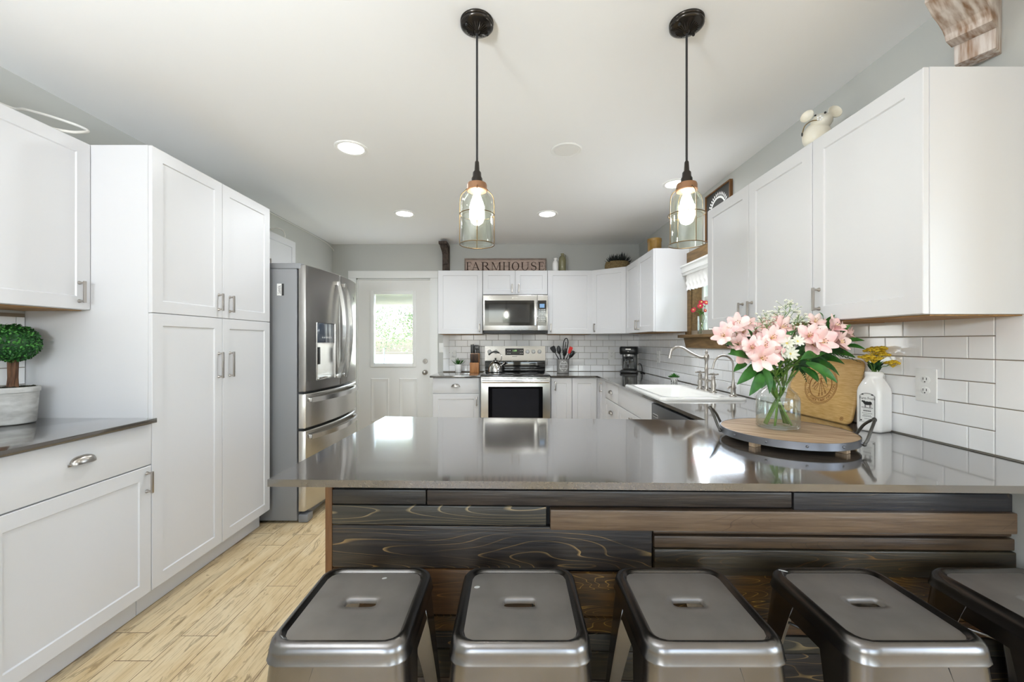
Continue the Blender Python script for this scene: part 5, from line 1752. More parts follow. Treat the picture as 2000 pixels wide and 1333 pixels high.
# yellow flowers in it
rr = random.Random(5)
ylab = ['yellow yarrow stem standing tallest in the milk bottle vase', 'yellow yarrow stem at the left in the milk bottle vase', 'yellow yarrow stem at the right in the milk bottle vase', 'yellow yarrow stem hanging lowest on the right of the milk bottle vase', 'yellow yarrow stem leaning back in the milk bottle vase', 'low yellow yarrow stem in front at the bottle mouth', 'yellow yarrow stem between the tallest and the right one in the milk bottle']
for i, (px, py, d) in enumerate(((1703, 684, 0), (1693, 697, -.02), (1724, 692, 0), (1744, 708, -.02), (1714, 684, .04), (1707, 700, -.03), (1718, 680, .02))):
    t = thing('yarrow_stem', ylab[i], 'flower', (BX, BY, CT), group='yellow flowers in the milk bottle')
    T = Matrix.Translation((-BX, -BY, -CT))
    p = T @ W(px, py, BY + d - .01)
    foot = Vector((rr.uniform(-.012, .012), rr.uniform(-.012, .012), .10))
    nk = Vector((p.x * .25, p.y * .25, .252))
    MB().tube(spline([foot, nk, nk.lerp(p, .6), p], 5), .0016, 6).build('stem', 'stem', t)
    mb = MB()
    for k in range(16):
        a = k * 2.4
        r_ = .026 * math.sqrt(k / 16)
        q = p + Vector((r_ * math.cos(a), r_ * math.sin(a), .004 - r_ * .25 + rr.uniform(-.003, .003)))
        mb.ball(q, .0078, 1, (1, 1, .75))
        mb.tube([p + Vector((0, 0, -.022)), q], .0008, 4)
    mb.build('flower_head', 'yellow', t)
    mb = MB()
    for k in range(3):
        a = i * 1.3 + k * 2.1
        b0 = nk + Vector((0, 0, .002 + k * .004))
        leaf_blade(mb, b0, b0 + Vector((math.cos(a) * .036, math.sin(a) * .036, .026 + .012 * k)), .011)
    mb.build('leaves', 'leaf_dark' if i % 2 else 'leaf', t, recalc=False, angle=80)

# ---- boxwood topiary on the left counter
t = thing('topiary', 'round green boxwood topiary in a whitewashed concrete pot on the left counter', 'plant', (-2.203, 1.762, CTL + .0006))
mb = MB().lathe([(.0, .0), (.066, .0), (.069, .004), (.077, .135), (.081, .137), (.082, .158), (.079, .160), (.073, .158), (.070, .135), (.0, .130)], (0, 0, 0), 40)
mb.build('pot', 'concrete', t, angle=40)
mb = MB()
rr = random.Random(3)
for k in range(160):
    a, r_ = rr.uniform(0, 2 * PI), .066 * math.sqrt(rr.random())
    mb.ball((r_ * math.cos(a), r_ * math.sin(a), .150 + rr.uniform(0, .008)), rr.uniform(.005, .010), 1, (1, 1, .7))
mb.build('moss', 'soil', t)
mb = MB()
for k in range(4):
    a = k * 1.7
    mb.tube([(.012 * math.cos(a), .012 * math.sin(a), .15), (.008 * math.cos(a + .6), .008 * math.sin(a + .6), .2), (.011 * math.cos(a + 1), .011 * math.sin(a + 1), .30)], [.010, .008, .007], 8)
mb.build('trunk', 'bark', t)
mb = MB()
C0 = Vector((0, 0, .352))
mb.mi = 0
mb.ball(C0, .078, 3)
for k in range(1500):
    z = 1 - 2 * (k + .5) / 1500
    a = k * 2.39996
    d = Vector((math.sqrt(1 - z * z) * math.cos(a), math.sqrt(1 - z * z) * math.sin(a), z))
    d = (d + Vector((rr.gauss(0, .06), rr.gauss(0, .06), rr.gauss(0, .06)))).normalized()
    b = C0 + d * rr.uniform(.072, .083)
    u = d.orthogonal().normalized()
    u = Matrix.Rotation(rr.uniform(0, 2 * PI), 4, d) @ u
    tip = b + (d * rr.uniform(.2, .9) + u).normalized() * rr.uniform(.010, .0145)
    mb.mi = 1 if rr.random() < .72 else 2
    leaf_blade(mb, b, tip, .0048, tuple(d), .1, -.25, 3)
mb.build('foliage', ['leaf_dark', 'leaf_box', 'leaf_box_b'], t, recalc=False, angle=80)

# ---- small potted plants
def pot_plant(name, label, loc, r, h, n, leaf_len, pots, leafm, spread=.5, seed=1, wid=.16):
    t = thing(name, label, 'plant', loc)
    MB().lathe([(0, 0), (r * .80, 0), (r * .84, .002), (r, h * .96), (r * .98, h), (r * .9, h), (r * .86, h * .85), (0, h * .84)], (0, 0, 0), 28).build('pot', pots, t, angle=40)
    MB().lathe([(0, h * .9), (r * .86, h * .88)], (0, 0, 0), 20, cap=False).build('soil', 'soil', t)
    rr = random.Random(seed)
    mb = MB()
    for k in range(n):
        a = k * 2.4
        q = (k + .5) / n
        e = spread * (q ** .6)
        d = Vector((math.cos(a) * e, math.sin(a) * e, 1 - .5 * e)).normalized()
        b = Vector((math.cos(a) * r * .6 * q, math.sin(a) * r * .6 * q, h * .9))
        ln = leaf_len * rr.uniform(.7, 1.1)
        leaf_blade(mb, b, b + d * ln, ln * wid, (-math.cos(a), -math.sin(a), .4), -.08, .5, 6)
    mb.build('leaves', leafm, t, recalc=False, angle=80)
    return t
pot_plant('aloe_plant', 'small green aloe in a white pot left of the knife block', (-.676, 4.90, CT + .0006), .042, .100, 22, .095, 'ceramic', 'leaf', .75, 4, .10)
t = pot_plant('herb_plant', 'tiny green plant in a silver and white pot behind the sink', (1.470, 3.66, CT + .0006), .030, .055, 60, .045, 'ceramic', 'leaf_box_b', 1.6, 6, .22)
mb = MB()
for k in range(8):
    a = 2 * PI * k / 8
    mb.tube([(.0255 * math.cos(a), .0255 * math.sin(a), .004), (.0278 * math.cos(a + .2), .0278 * math.sin(a + .2), .018), (.0286 * math.cos(a), .0286 * math.sin(a), .034)], .0035, 6)
mb.build('silver_relief', 'chrome', t)
t = thing('succulent_basket', 'dark spiky succulents in a woven seagrass basket on the corner cabinet', 'plant', (1.245, 4.80, ZU1 + .0006))
mb = MB()
loops = []
for k in range(8):
    z = .105 * k / 7
    r = .135 + .012 * math.sin(PI * k / 7)
    loops.append([(r * math.cos(2 * PI * i / 40), r * .85 * math.sin(2 * PI * i / 40), z) for i in range(40)])
mb.loft(loops, True, True, False)
mb.build('basket', 'wicker', t, solid=.006)
MB().lathe([(0, .085), (.11, .082)], (0, 0, 0), 24, cap=False).build('soil', 'soil', t)
rr = random.Random(9)
for (sx, sy, sz, n, ln) in ((-.06, -.03, .09, 34, .115), (.05, -.02, .10, 36, .125), (0, .04, .10, 26, .12), (.09, .03, .09, 20, .10)):
    mb = MB()
    for k in range(n):
        a = k * 2.4
        q = (k + .5) / n
        d = Vector((math.cos(a) * q, math.sin(a) * q, 1.05 - q * .75)).normalized()
        b = Vector((sx, sy, sz)) + Vector((math.cos(a), math.sin(a), 0)) * .018 * q
        leaf_blade(mb, b, b + d * ln * rr.uniform(.75, 1.05), .012, (-math.cos(a), -math.sin(a), .3), -.12, .6, 6)
    mb.build('rosette', 'succ', t, recalc=False, angle=80)

# ---- red flowers on the window sill
VX2, VY2, VZ2 = XR + .012, 3.40, WZ0 + .0012
t = thing('bud_vase', 'clear glass cylinder vase of red daisies on the window sill', 'vase', (VX2, VY2, VZ2))
MB().lathe([(0, 0), (.034, 0), (.036, .004), (.036, .155)], (0, 0, 0), 28, cap=False).build('glass_cylinder', 'glass', t, angle=50)
MB().lathe([(0, .006), (.0345, .006), (.0345, .10), (0, .10)], (0, 0, 0), 28).build('water', 'water', t)
rl = ['red daisy with yellow eye facing the room in the sill vase', 'red daisy at the top left of the sill vase', 'red daisy leaning out to the left of the sill vase', 'red daisy at the top right of the sill vase', 'small red daisy low at the right of the sill vase']
for i, (px, py, d, ax) in enumerate(((1368, 598, -.03, (-.5, -.8, .2)), (1370, 591, .03, (-.2, -.7, .6)), (1355, 606, .05, (-.8, -.5, .4)), (1379, 592, -.02, (-.1, -.8, .6)), (1377, 607, -.02, (.1, -.9, .2)))):
    t = thing('red_daisy', rl[i], 'flower', (VX2, VY2, VZ2), group='red daisies on the window sill')
    T = Matrix.Translation((-VX2, -VY2, -VZ2))
    p = T @ W(px, py, VY2 + d)
    a = i * 1.3
    foot = Vector((.02 * math.cos(a), .02 * math.sin(a), .01))
    rimp = Vector((-.018 * math.cos(a), -.018 * math.sin(a), .155))
    MB().tube(spline([foot, rimp, rimp.lerp(p, .6), p], 5), .0022, 6).build('stem', 'stem', t)
    mb = MB()
    ax = Vector(ax).normalized()
    u = ax.orthogonal().normalized()
    v = ax.cross(u)
    s = .026 if i < 4 else .016
    for k in range(16):
        th = 2 * PI * k / 16
        mb.mi = 0
        petal(mb, p, ax * .4 + (u * math.cos(th) + v * math.sin(th)) * .3, u * math.cos(th) + v * math.sin(th), s, s * .2, .9, 4)
    mb.mi = 1
    mb.ball(p + ax * .004, s * .3, 2)
    mb.build('bloom', ['red', 'throat'], t, recalc=False, angle=80)
    mb = MB()
    for k in range(3):
        b = rimp.lerp(p, .15 + .25 * k)
        leaf_blade(mb, b, b + Vector((math.cos(a + k * 2) * .04, math.sin(a + k * 2) * .03, .018)), .007)
    mb.build('leaves', 'leaf_box_b', t, recalc=False, angle=80)

# ================================================================== THINGS ON THE BACK COUNTER
# ---- kettle
t = thing('kettle', 'polished steel whistling kettle on the back left burner', 'kettle', (-.215, 4.78, .9278))
MB().lathe([(0, .0), (.080, .0), (.088, .006), (.089, .020), (.084, .055), (.070, .092), (.048, .120), (.030, .130), (.029, .133)], (0, 0, 0), 40).build('body', 'chrome', t)
MB().lathe([(.030, .1335), (.031, .138), (.020, .144), (.006, .147), (.006, .153), (.012, .158), (.012, .166), (0, .169)], (0, 0, 0), 24).build('lid', 'black', t)
MB().tube([(.062, -.01, .070), (.090, -.02, .098), (.112, -.026, .116)], [.018, .015, .012], 14).build('spout', 'chrome', t)
MB().tube([(.112, -.026, .116), (.122, -.029, .124)], [.014, .013], 12).build('whistle_cap', 'black', t)
MB().tube(spline([(.055, 0, .11), (.072, 0, .17), (.062, 0, .215), (.035, 0, .234)], 6), .0045, 8).build('handle_bracket', 'chrome', t)
MB().tube(spline([(.045, 0, .228), (.01, 0, .242), (-.04, 0, .236), (-.082, 0, .205)], 7), [.009] * 22, 10).build('handle_grip', 'black', t)
# ---- knife block and knives
kx, ky = -.470, 4.80
t = thing('knife_block', 'brown wooden knife block on the counter left of the range', 'knife block', (kx, ky, CT + .0006))
Mp = Matrix(((0, 0, 1, -.054), (1, 0, 0, 0), (0, 1, 0, 0), (0, 0, 0, 1)))
MB().prism([(-.005, 0), (.135, 0), (.135, .235), (.085, .235), (.045, .125), (-.005, .125)], 0, .108, Mp, .003).build('block', 'blockwood', t)
zk = CT
def knife(label, x, y, z, ln, w, tilt, group, kind='knife'):
    k = thing('kitchen_knife', label, 'knife', (x, y, z), rot=(R(tilt), 0, 0), group=group)
    MB().box(-w / 2, w / 2, -.010, .010, .0, ln, .004).build('handle', 'black', k)
    MB().box(-w / 2 + .002, w / 2 - .002, -.008, .008, ln + .0002, ln + .006, .002).build('pommel', 'nickel', k)
    return k
for i in range(6):
    knife('black-handled steak knife in the front row of the knife block', kx - .044 + i * .0172, ky + .012, CT + .1262, .105, .0125, 6, 'steak knives in the block')
names = ['black-handled knife at the far left of the block back row', 'black-handled carving knife second from left in the block back row', 'black-handled chef knife beside the scissors in the block', 'black-handled bread knife at the far right of the block back row']
for i, (dx, ln) in enumerate(((-.046, .105), (-.026, .108), (-.008, .098), (.046, .092))):
    knife(names[i], kx + dx, ky + .108, CT + .2362, ln, .016, 4, 'large knives in the block')
t = thing('scissors', 'black-handled kitchen scissors in the back row of the knife block', 'scissors', (kx + .022, ky + .11, CT + .2362))
for s in (-1, 1):
    MB().tube([(s * .012 + .012 * math.cos(a), 0, .072 + .024 * math.sin(a)) for a in [2 * PI * k / 18 for k in range(18)]], .0042, 8, True).tube([(s * .003, 0, .001), (s * .006, 0, .052)], .005, 8).build('finger_loop', 'black', t)
# ---- utensil crock
ux_, uy_ = .592, 4.80
t = thing('utensil_crock', 'grey stoneware utensil crock with white lettering right of the range', 'crock', (ux_, uy_, CT + .0006))
MB().lathe([(0, 0), (.068, 0), (.072, .004), (.074, .155), (.0755, .162), (.0745, .167), (.070, .166), (.068, .15), (.068, .012), (0, .010)], (0, 0, 0), 40).build('crock', 'stone_grey', t, angle=40)
mb = MB()
def wrap(s_, size, z):
    b0 = MB().text(s_, size, Matrix.Identity(4), .0003)
    for v in b0.bm.verts:
        x, y, zz = v.co
        a = x / .0745
        r_ = .0752 + zz
        v.co = Vector((r_ * math.sin(a), -r_ * math.cos(a), z + y))
    mb.merge(b0.bm)
wrap('THIS', .022, .130)
wrap('kitchen', .026, .107)
wrap('is for', .018, .085)
wrap('DANCING', .0215, .060)
for s in (-1, 1):
    for k in range(9):
        ph = R(-70 + 140 * k / 8)
        a = s * .047 * math.cos(ph) / .0745 * 1.05
        z = .088 + .058 * math.sin(ph)
        mb.ball((.0752 * math.sin(a), -.0752 * math.cos(a), z), .0042, 1, (1, .4, 1.3))
mb.build('lettering', 'white_mark', t)
def utensil(name, label, dx, dy, tip, headf, m_='black', hm=None):
    u = thing(name, label, 'utensil', (ux_, uy_, CT), group='cooking utensils in the crock')
    foot = Vector((-tip[0] * .22, -dy * .1, .02))
    foot = Vector((max(-.05, min(.05, -tip[0] * .3)), dy * .3, .018))
    e = Vector(tip)
    rim = foot.lerp(e, .55)
    MB().tube([foot, foot.lerp(e, .5), e], [.006, .006, .005], 8).build('shaft', m_, u)
    mb = MB()
    d = (e - foot).normalized()
    sd = d.cross(Vector((0, -1, 0))).normalized()
    headf(mb, e, d, sd)
    mb.build('head', hm or m_, u, angle=60)
    return u
def paddle(mb, e, d, sd, L=.085, w=.032, slots=True):
    n = Vector((0, -1, 0))
    out = [(-.010, 0), (-w * .8, .02), (-w, L * .8), (-w * .8, L), (w * .8, L), (w, L * .8), (w * .8, .02), (.010, 0)]
    front = [e + sd * a + d * b + n * .002 for a, b in out]
    back = [p - n * .004 for p in front]
    mb.loft([back, front], True, True, True)
def spoon(mb, e, d, sd):
    n = d.cross(sd)
    for k in range(1):
        Mx = Matrix((sd.to_4d(), n.to_4d(), d.to_4d(), (0, 0, 0, 1))).transposed()
        mb.ball(e + d * .035, 1, 2, (.026, .009, .040), Mx)
def fork(mb, e, d, sd):
    spoon(mb, e, d, sd)
    for k in range(5):
        a = (k - 2) * .011
        mb.tube([e + d * .05 + sd * a, e + d * .085 + sd * a * 1.3 + Vector((0, -.012, 0))], .003, 6)
def tongs(mb, e, d, sd):
    pts = [e + sd * .02 + d * -.14, e + sd * .026 + d * -.02, e + sd * .016 + d * .03, e + d * .042, e - sd * .016 + d * .03, e - sd * .026 + d * -.02, e - sd * .02 + d * -.14]
    mb.tube(spline(pts, 5), .006, 8)
utensil('slotted_turner', 'black slotted turner leaning left in the grey crock', 0, -.02, (-.095, -.03, .245), paddle)
utensil('cooking_spoon', 'black cooking spoon leaning left in the grey crock', 0, .01, (-.040, .01, .245), spoon)
utensil('cooking_tongs', 'tall black looped tongs standing highest in the grey crock', 0, .03, (.040, .03, .375), tongs)
utensil('ladle', 'black ladle in the middle of the grey crock', 0, .0, (.015, -.035, .215), spoon)
utensil('red_spatula', 'red silicone spatula leaning right in the grey crock', 0, -.01, (.070, .0, .235), lambda mb, e, d, sd: paddle(mb, e, d, sd, .085, .022), 'black', 'red_plastic')
utensil('pasta_fork', 'black toothed pasta fork leaning right in the grey crock', 0, -.03, (.082, -.035, .195), fork)
# ---- coffee maker
t = thing('coffee_maker', 'black drip coffee maker in the back corner of the counter', 'coffee maker', (1.405, 4.86, CT + .0006), R(-22))
MB().box(-.098, .098, -.12, .10, .0, .034, .014).build('base', 'black', t)
MB().box(-.085, .085, .025, .098, .034, .225, .012).build('water_tower', 'black', t)
o = MB().loft([rrect(-.098, .098, -.115, .10, .04, .224), rrect(-.106, .106, -.125, .104, .045, .24), rrect(-.106, .106, -.125, .104, .045, .302), rrect(-.098, .098, -.115, .098, .04, .316)], True, True, True).build('brew_head', 'black', t)
MB().box(-.03, .03, -.127, -.1252, .283, .291).build('badge', 'nickel', o)
MB().ball((-.0, -.126, .26), .006, 1, (1, .4, 1)).build('button', 'nickel', o)
MB().lathe([(.060, .2), (.062, .208), (.062, .2235)], (0, -.045, 0), 28).build('filter_ring', 'steel_bright', t)
MB().lathe([(0, .0345), (.066, .0345), (.066, .037), (0, .037)], (0, -.045, 0), 28).build('warming_plate', 'dark_grey', t)
t = thing('coffee_carafe', 'glass coffee carafe with black handle on the coffee maker plate', 'carafe', (1.405 - .045 * math.sin(R(22)), 4.86 - .045 * math.cos(R(22)), CT + .0384), R(-22))
MB().lathe([(0, 0), (.058, .0), (.063, .006), (.066, .03), (.060, .075), (.048, .115), (.047, .13)], (0, 0, 0), 30, cap=False).build('glass_jug', 'glass', t)
MB().lathe([(.048, .130), (.049, .134), (.049, .146), (.02, .152), (0, .152)], (0, 0, 0), 24).build('lid', 'black', t)
MB().tube(arc((0, 0, .094), .0565, 0, 2 * PI - .2, 30, 'xy'), .004, 8, True).build('collar', 'steel_bright', t)
MB().tube([(0, -.055, .125), (0, -.088, .12), (0, -.092, .07), (0, -.068, .035)], .007, flat=(.016, .010)).build('handle', 'black', t)
t = thing('power_cord', 'black power cord curled on the counter beside the coffee maker', 'cord', (0, 0, CT))
MB().tube(spline([(1.522, 4.90, .10), (1.548, 4.88, .105), (1.556, 4.85, .06), (1.545, 4.82, .008), (1.515, 4.76, .005), (1.545, 4.72, .005), (1.566, 4.80, .005), (1.566, 4.95, .008)], 7), .0042, 8).build('cable', 'black_soft', t)

# ================================================================== THINGS ON TOP OF THE CABINETS
# ---- FARMHOUSE sign: serif letters built from strokes
t = thing('wooden_sign', 'weathered wooden FARMHOUSE sign standing on the back wall cabinets', 'sign', (-.617, 5.045, ZU1 + .0006))
sw, sh = 1.029, .202
MB().box(.012, sw - .012, -.008, .010, .012, sh - .012).build('board', 'signwood', t)
mb = MB()
mb.box(0, sw, -.016, .012, 0, .014, .002).box(0, sw, -.016, .012, sh - .02, sh, .002).box(0, .016, -.016, .012, .0145, sh - .0205, .002).box(sw - .016, sw, -.016, .012, .0145, sh - .0205, .002)
mb.build('frame', 'signframe', t)
def letters():
    """glyph -> (list of polygons in a unit-height box); thick stems, hairlines and bracketed serifs"""
    G = {}
    def rc(x0, y0, x1, y1):
        return [(x0, y0), (x1, y0), (x1, y1), (x0, y1)]
    def stem(x, w=.13, top=True, bot=True):
        s_ = [rc(x, 0, x + w, 1)]
        if bot:
            s_.append([(x - .10, 0), (x + w + .10, 0), (x + w + .10, .03), (x + w, .07), (x, .07), (x - .10, .03)])
        if top:
            s_.append([(x - .10, 1), (x - .10, .97), (x, .93), (x + w, .93), (x + w + .10, .97), (x + w + .10, 1)])
        return s_
    def ring(cx, cy_, rx_, ry, tx, ty, a0=0, a1=360, n=28):
        out = []
        for k in range(n):
            a, b = R(a0 + (a1 - a0) * k / n), R(a0 + (a1 - a0) * (k + 1) / n)
            out.append([(cx + rx_ * math.cos(a), cy_ + ry * math.sin(a)), (cx + rx_ * math.cos(b), cy_ + ry * math.sin(b)), (cx + (rx_ - tx) * math.cos(b), cy_ + (ry - ty) * math.sin(b)), (cx + (rx_ - tx) * math.cos(a), cy_ + (ry - ty) * math.sin(a))])
        return out
    G['F'] = (.72, stem(.10, top=True) + [rc(.1, .945, .62, 1), [(.56, 1), (.62, 1), (.66, .74), (.63, .74)], rc(.2, .49, .50, .545), [(.47, .62), (.51, .62), (.51, .41), (.47, .41)]])
    G['A'] = (1.0, [[(.12, 0), (.17, 0), (.52, 1), (.47, 1)], [(.42, 1), (.54, 1), (.92, 0), (.78, 0)], rc(.26, .32, .72, .375), rc(.0, 0, .30, .04), rc(.66, 0, 1.02, .04)])
    G['R'] = (.90, stem(.10) + ring(.40, .745, .32, .255, .13, .055, -90, 90, 14) + [rc(.2, .945, .41, 1), rc(.2, .49, .42, .545), [(.38, .50), (.52, .50), (.92, .0), (.74, 0)], rc(.74, 0, 1.0, .04)])
    G['M'] = (1.25, [rc(.14, 0, .19, 1), [(.12, 1), (.26, 1), (.66, .02), (.59, .02)], [(.59, .02), (.64, .02), (1.0, 1), (.95, 1)], rc(.95, 0, 1.08, 1), rc(.0, 0, .32, .04), rc(.84, 0, 1.20, .04), rc(.02, .96, .2, 1), rc(1.0, .96, 1.20, 1)])
    G['H'] = (1.05, stem(.10) + stem(.76) + [rc(.2, .49, .8, .545)])
    G['O'] = (1.08, ring(.52, .5, .48, .52, .15, .05))
    G['U'] = (1.0, [rc(.12, .35, .25, 1), rc(.80, .35, .85, 1), rc(.02, .96, .36, 1), rc(.68, .96, .98, 1)] + ring(.485, .36, .365, .38, .10, .06, 180, 360, 18))
    pts = []
    for k in range(33):
        q = k / 32
        if q < .5:
            a = R(30 + 250 * (q / .5) * .93)
            pts.append((.33 + .24 * math.cos(a), .755 + .235 * math.sin(a)))
        else:
            a = R(82 - 240 * ((q - .5) / .5))
            pts.append((.34 + .27 * math.cos(a), .265 + .255 * math.sin(a)))
    s_ = []
    for k in range(32):
        a, b = Vector(pts[k]), Vector(pts[k + 1])
        w0 = .03 + .045 * math.sin(PI * min(1, max(0, (k - 6) / 20)))
        w1 = .03 + .045 * math.sin(PI * min(1, max(0, (k - 5) / 20)))
        d = (b - a)
        if d.length < 1e-4:
            continue
        d.normalize()
        n_ = Vector((-d.y, d.x))
        s_.append([tuple(a + n_ * w0), tuple(a - n_ * w0), tuple(b - n_ * w1), tuple(b + n_ * w1)])
    s_ += [rc(.55, .72, .585, .99), rc(.045, .02, .08, .30)]
    G['S'] = (.68, s_)
    G['E'] = (.80, stem(.10) + [rc(.1, .945, .64, 1), [(.58, 1), (.64, 1), (.68, .76), (.65, .76)], rc(.2, .49, .52, .545), [(.49, .62), (.53, .62), (.53, .41), (.49, .41)], rc(.1, 0, .66, .055), [(.60, 0), (.66, 0), (.74, .27), (.71, .27)]])
    return G
G = letters()
spots = [('F', 336, 52), ('A', 384, 80), ('R', 476, 80), ('M', 565, 103), ('H', 676, 76), ('O', 757, 78), ('U', 842, 84), ('S', 937, 54), ('E', 1005, 62)]
for ch, v, wpx in spots:
    x = v * .0013507 - 1.0484 + .617
    adv, polys = G[ch]
    kx_ = wpx * .0013507 / (adv * 1.0)
    mb = MB()
    Mx = Matrix(((kx_, 0, 0, x), (0, 0, -1, -.0085), (0, .103, 0, .052), (0, 0, 0, 1)))
    for p in polys:
        mb.prism(p, 0, .0022, Mx)
    mb.build('letter', 'letter', t, angle=20)
# ---- corbels
def corbel_profile_mesh(poly, width, mname, parent, name, bev=.003):
    return MB().prism(poly, -width / 2, width / 2, Matrix(((0, 0, 1, 0), (1, 0, 0, 0), (0, 1, 0, 0), (0, 0, 0, 1))), bev).build(name, mname, parent, angle=40)
t = thing('wooden_corbel', 'dark weathered wooden corbel standing on the cabinet beside the back door', 'corbel', (-.848, YB - .003, ZU1 + .0006))
corbel_profile_mesh([(0, 0), (-.06, 0), (-.06, .06), (-.075, .06), (-.075, .02), (-.05, .02)][:2] + [(-.06, .36), (0, .36)], .085, 'oldwood', t, 'back_block')
cv = [(-.061, .12), (-.085, .125), (-.095, .16), (-.085, .20), (-.10, .235), (-.15, .262), (-.215, .285), (-.27, .292), (-.27, .325), (-.061, .325)]
corbel_profile_mesh(cv, .066, 'oldwood', t, 'scroll_arm')
corbel_profile_mesh([(-.061, .326), (-.285, .326), (-.285, .358), (-.061, .358)], .098, 'oldwood', t, 'top_cap')
MB().box(-.024, .024, -.078, -.061, .05, .11, .006).build('carved_boss', 'oldwood', t)
# near corbel on the right wall, set at an angle
ca = math.atan2(.038, .071)
t = thing('wooden_corbel', 'whitewashed brown wooden corbel mounted high on the right wall near the ceiling', 'corbel', (1.5522, 1.337, 2.229), ca - R(90))
# local: -y points out of the wall towards the room, x runs along it
cm = Matrix(((0, 0, 1, 0), (1, 0, 0, 0), (0, 1, 0, 0), (0, 0, 0, 1)))
MB().box(-.047, .047, -.040, .02, 0, .285, .003).build('back_block', 'whitewash', t)
arm = [(-.041, .062), (-.097, .062), (-.104, .080), (-.124, .092), (-.165, .098), (-.215, .104), (-.275, .120), (-.275, .200), (-.041, .200)]
MB().prism(arm, -.052, .052, cm, .003).build('scroll_arm', 'whitewash_arm', t)
MB().box(-.062, .062, -.295, -.041, .201, .285, .003).build('top_cap', 'whitewash', t)
# ---- jug, bottle, brown jar
t = thing('ceramic_jug', 'small white ceramic jug beside the olive bottle on the back cabinets', 'jug', (.512, 4.90, ZU1 + .0006))
MB().lathe([(0, 0), (.034, 0), (.037, .004), (.037, .105), (.030, .13), (.018, .143), (.017, .155), (.023, .165), (.021, .176), (.012, .178), (.011, .16)], (0, 0, 0), 24).build('body', 'ceramic', t, angle=50)
MB().tube(arc((.020, 0, .155), .014, R(-80), R(80), 8), .004, 8).build('ring_handle', 'ceramic', t)
t = thing('stoneware_bottle', 'tall olive green bottle standing behind the white ceramic jug', 'bottle', (.600, 4.92, ZU1 + .0006))
MB().lathe([(0, 0), (.042, 0), (.045, .004), (.045, .155), (.040, .185), (.026, .206), (.017, .212), (.017, .222), (.020, .226), (.020, .236), (.012, .238)], (0, 0, 0), 28).build('body', 'olive', t, angle=50)
MB().tube(arc((.024, 0, .205), .017, R(-70), R(95), 8), .004, 8).build('ring_handle', 'olive', t)
t = thing('stoneware_crock', 'amber brown glazed crock on the far right wall cabinet', 'crock', (1.352, 3.84, ZU1 + .0006))
MB().lathe([(0, 0), (.060, 0), (.064, .004), (.064, .105), (.067, .109), (.067, .136), (.063, .138), (.056, .136), (.056, .02), (0, .018)], (0, 0, 0), 32).build('body', 'amber', t, angle=50)
# ---- animal figurine
t = thing('animal_figurine', 'white ceramic animal figurine with round ear and black eye on the near cabinets', 'figurine', (1.335, 1.765, 2.139 + .0006), R(-30))
t.scale = (.8, .8, .8)
mb = MB()
b = bmesh.new()
bmesh.ops.create_uvsphere(b, u_segments=28, v_segments=20, radius=1)
for v in b.verts:
    x, y, z = v.co
    v.co = Vector((x * .066, y * .058, .073 + z * .072))
mb.merge(b)
b = bmesh.new()
bmesh.ops.create_uvsphere(b, u_segments=28, v_segments=20, radius=1)
for v in b.verts:
    x, y, z = v.co
    k = 1 - .25 * max(0, -y)
    v.co = Vector((.022 + x * .050 * k, -.014 + y * .058, .142 + z * .044 * k - .012 * max(0, -y)))
mb.merge(b)
mb.build('body', 'figurine', t, angle=80)
for (x, y, z, s, rz_, m_) in ((.075, .0, .178, .036, 25, 'ear'), (-.038, -.005, .185, .034, -30, 'ear')):
    Mx = Matrix.Translation((x, y, z)) @ Matrix.Rotation(R(rz_), 4, 'Z') @ Matrix.Rotation(R(80), 4, 'X')
    MB().lathe([(0, -.005), (s * .6, -.002), (s * .92, .006), (s, .012), (s * .95, .014), (s * .85, .010), (s * .55, .002), (0, -.001)], (0, 0, 0), 28, Mx).build('ear', 'figurine', t, angle=70)
MB().ball((.030, -.064, .162), .0062, 2).build('eye', 'black_glass', t)
MB().ball((-.012, -.060, .160), .0055, 2).build('eye', 'black_glass', t)
mb = MB()
for k in range(5):
    a = 2 * PI * k / 5
    mb.ball((.006 + .010 * math.cos(a), -.072, .136 + .010 * math.sin(a)), .006, 1, (1, .5, 1))
mb.build('flower_relief', 'paper', t)
MB().tube(spline([(.0, -.070, .128), (-.03, -.062, .133), (-.056, -.046, .122), (-.066, -.036, .092)], 5), .003, 6).build('cord', 'wicker', t)
MB().ball((-.068, -.036, .082), .008, 1, (.6, .6, 1.6)).build('tassel', 'ink', t)
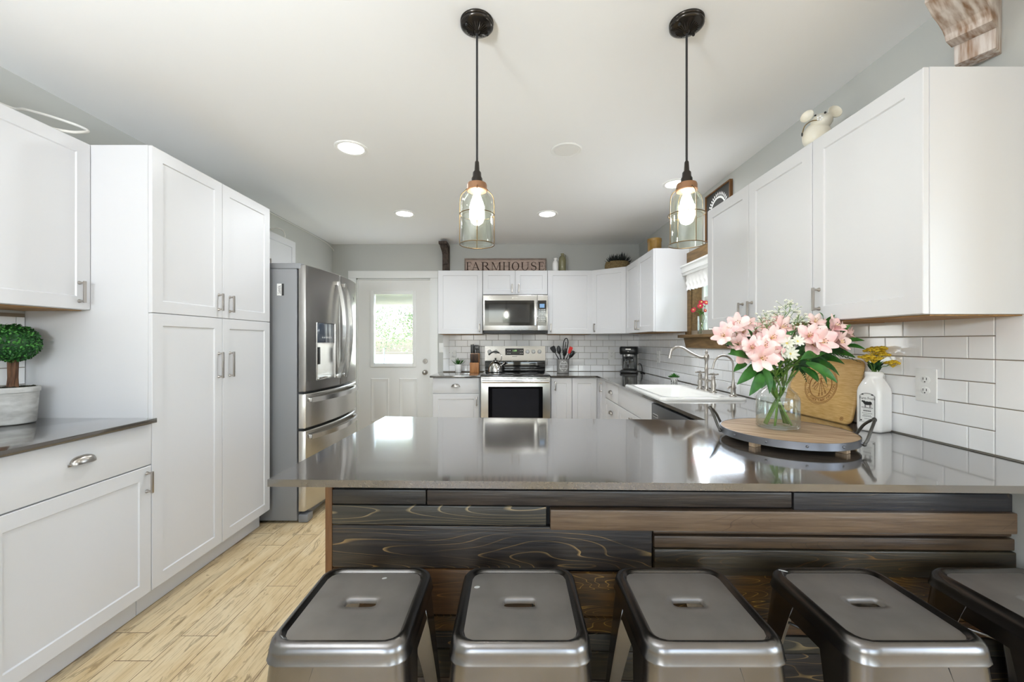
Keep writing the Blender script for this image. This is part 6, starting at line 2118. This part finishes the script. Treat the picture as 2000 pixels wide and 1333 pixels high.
# ---- framed chalkboard-style sign above the window
t = thing('framed_sign', 'black sign with white leaf drawing and brown frame hung above the sink window', 'sign', (XR - .001, 3.275, 2.10), R(-90))
fw, fh = .375, .372
MB().box(.008, fw - .008, -.014, -.001, .008, fh - .008).build('panel', 'chalk', t)
MB().box(0, fw, -.024, -.0005, 0, .010, .001).box(0, fw, -.024, -.0005, fh - .010, fh, .001).box(0, .010, -.024, -.0005, .0105, fh - .0105, .001).box(fw - .010, fw, -.024, -.0005, .0105, fh - .0105, .001).build('frame', 'endgrain', t)
mb = MB()
rr = random.Random(2)
for k in range(34):
    a = R(20 + 320 * k / 33)
    c = Vector((fw / 2 + .125 * math.cos(a), -.0148, fh / 2 + .125 * math.sin(a)))
    for s in (-1, 1):
        d = Vector((math.cos(a + s * 1.0 + 1.2), 0, math.sin(a + s * 1.0 + 1.2)))
        q = c + d * .034
        n_ = Vector((-d.z, 0, d.x)) * .008
        m_ = c.lerp(q, .5)
        mb.add([c, m_ + n_, q, m_ - n_], [(0, 1, 2, 3)])
    mb.tube([c, c + Vector((.012 * math.cos(a), 0, .012 * math.sin(a)))], .0015, 4)
scr = spline([(.085, 0, .17), (.105, 0, .225), (.115, 0, .21), (.11, 0, .16), (.125, 0, .19), (.14, 0, .185), (.14, 0, .165), (.16, 0, .185), (.165, 0, .165), (.18, 0, .23), (.185, 0, .17), (.205, 0, .19), (.21, 0, .165), (.23, 0, .185), (.235, 0, .165), (.26, 0, .19), (.28, 0, .175)], 4)
mb.tube([Vector((p.x, -.0148, p.z)) for p in scr], .0028, 5)
mb.build('white_drawing', 'white_mark', t, recalc=False)
# ---- cables
def cable(label, pts, r=.006):
    o = MB().tube(spline(pts, 8), r, 10).build('cable', 'cable', None)
    tag(o, label, 'cable')
cable('white cable looping over the top of the upper left wall cabinet', [(-2.285, 1.40, 2.35), (-2.283, 1.78, 2.35), (-2.23, 1.83, 2.352), (-2.171, 1.88, 2.348), (-2.094, 1.92, 2.329), (-2.02, 1.90, 2.292), (-1.995, 1.855, 2.262), (-2.006, 1.80, 2.236), (-2.05, 1.72, 2.2255), (-2.12, 1.55, 2.2252)], .0062)
cable('thin white cable arched on top of the cabinet above the refrigerator', [(-2.288, 3.62, 2.29), (-2.2, 3.61, 2.305), (-2.13, 3.6, 2.312), (-2.075, 3.6, 2.292), (-2.055, 3.6, 2.25), (-2.056, 3.6, 2.2225)], .004)
cable('thin white wire running along the left wall under the ceiling to the back corner', [(-2.293, 2.9, 2.512), (-2.293, 3.6, 2.508), (-2.293, 4.3, 2.512), (-2.293, 4.85, 2.505), (-2.285, 5.03, 2.47), (-2.27, 5.06, 2.44)], .004)
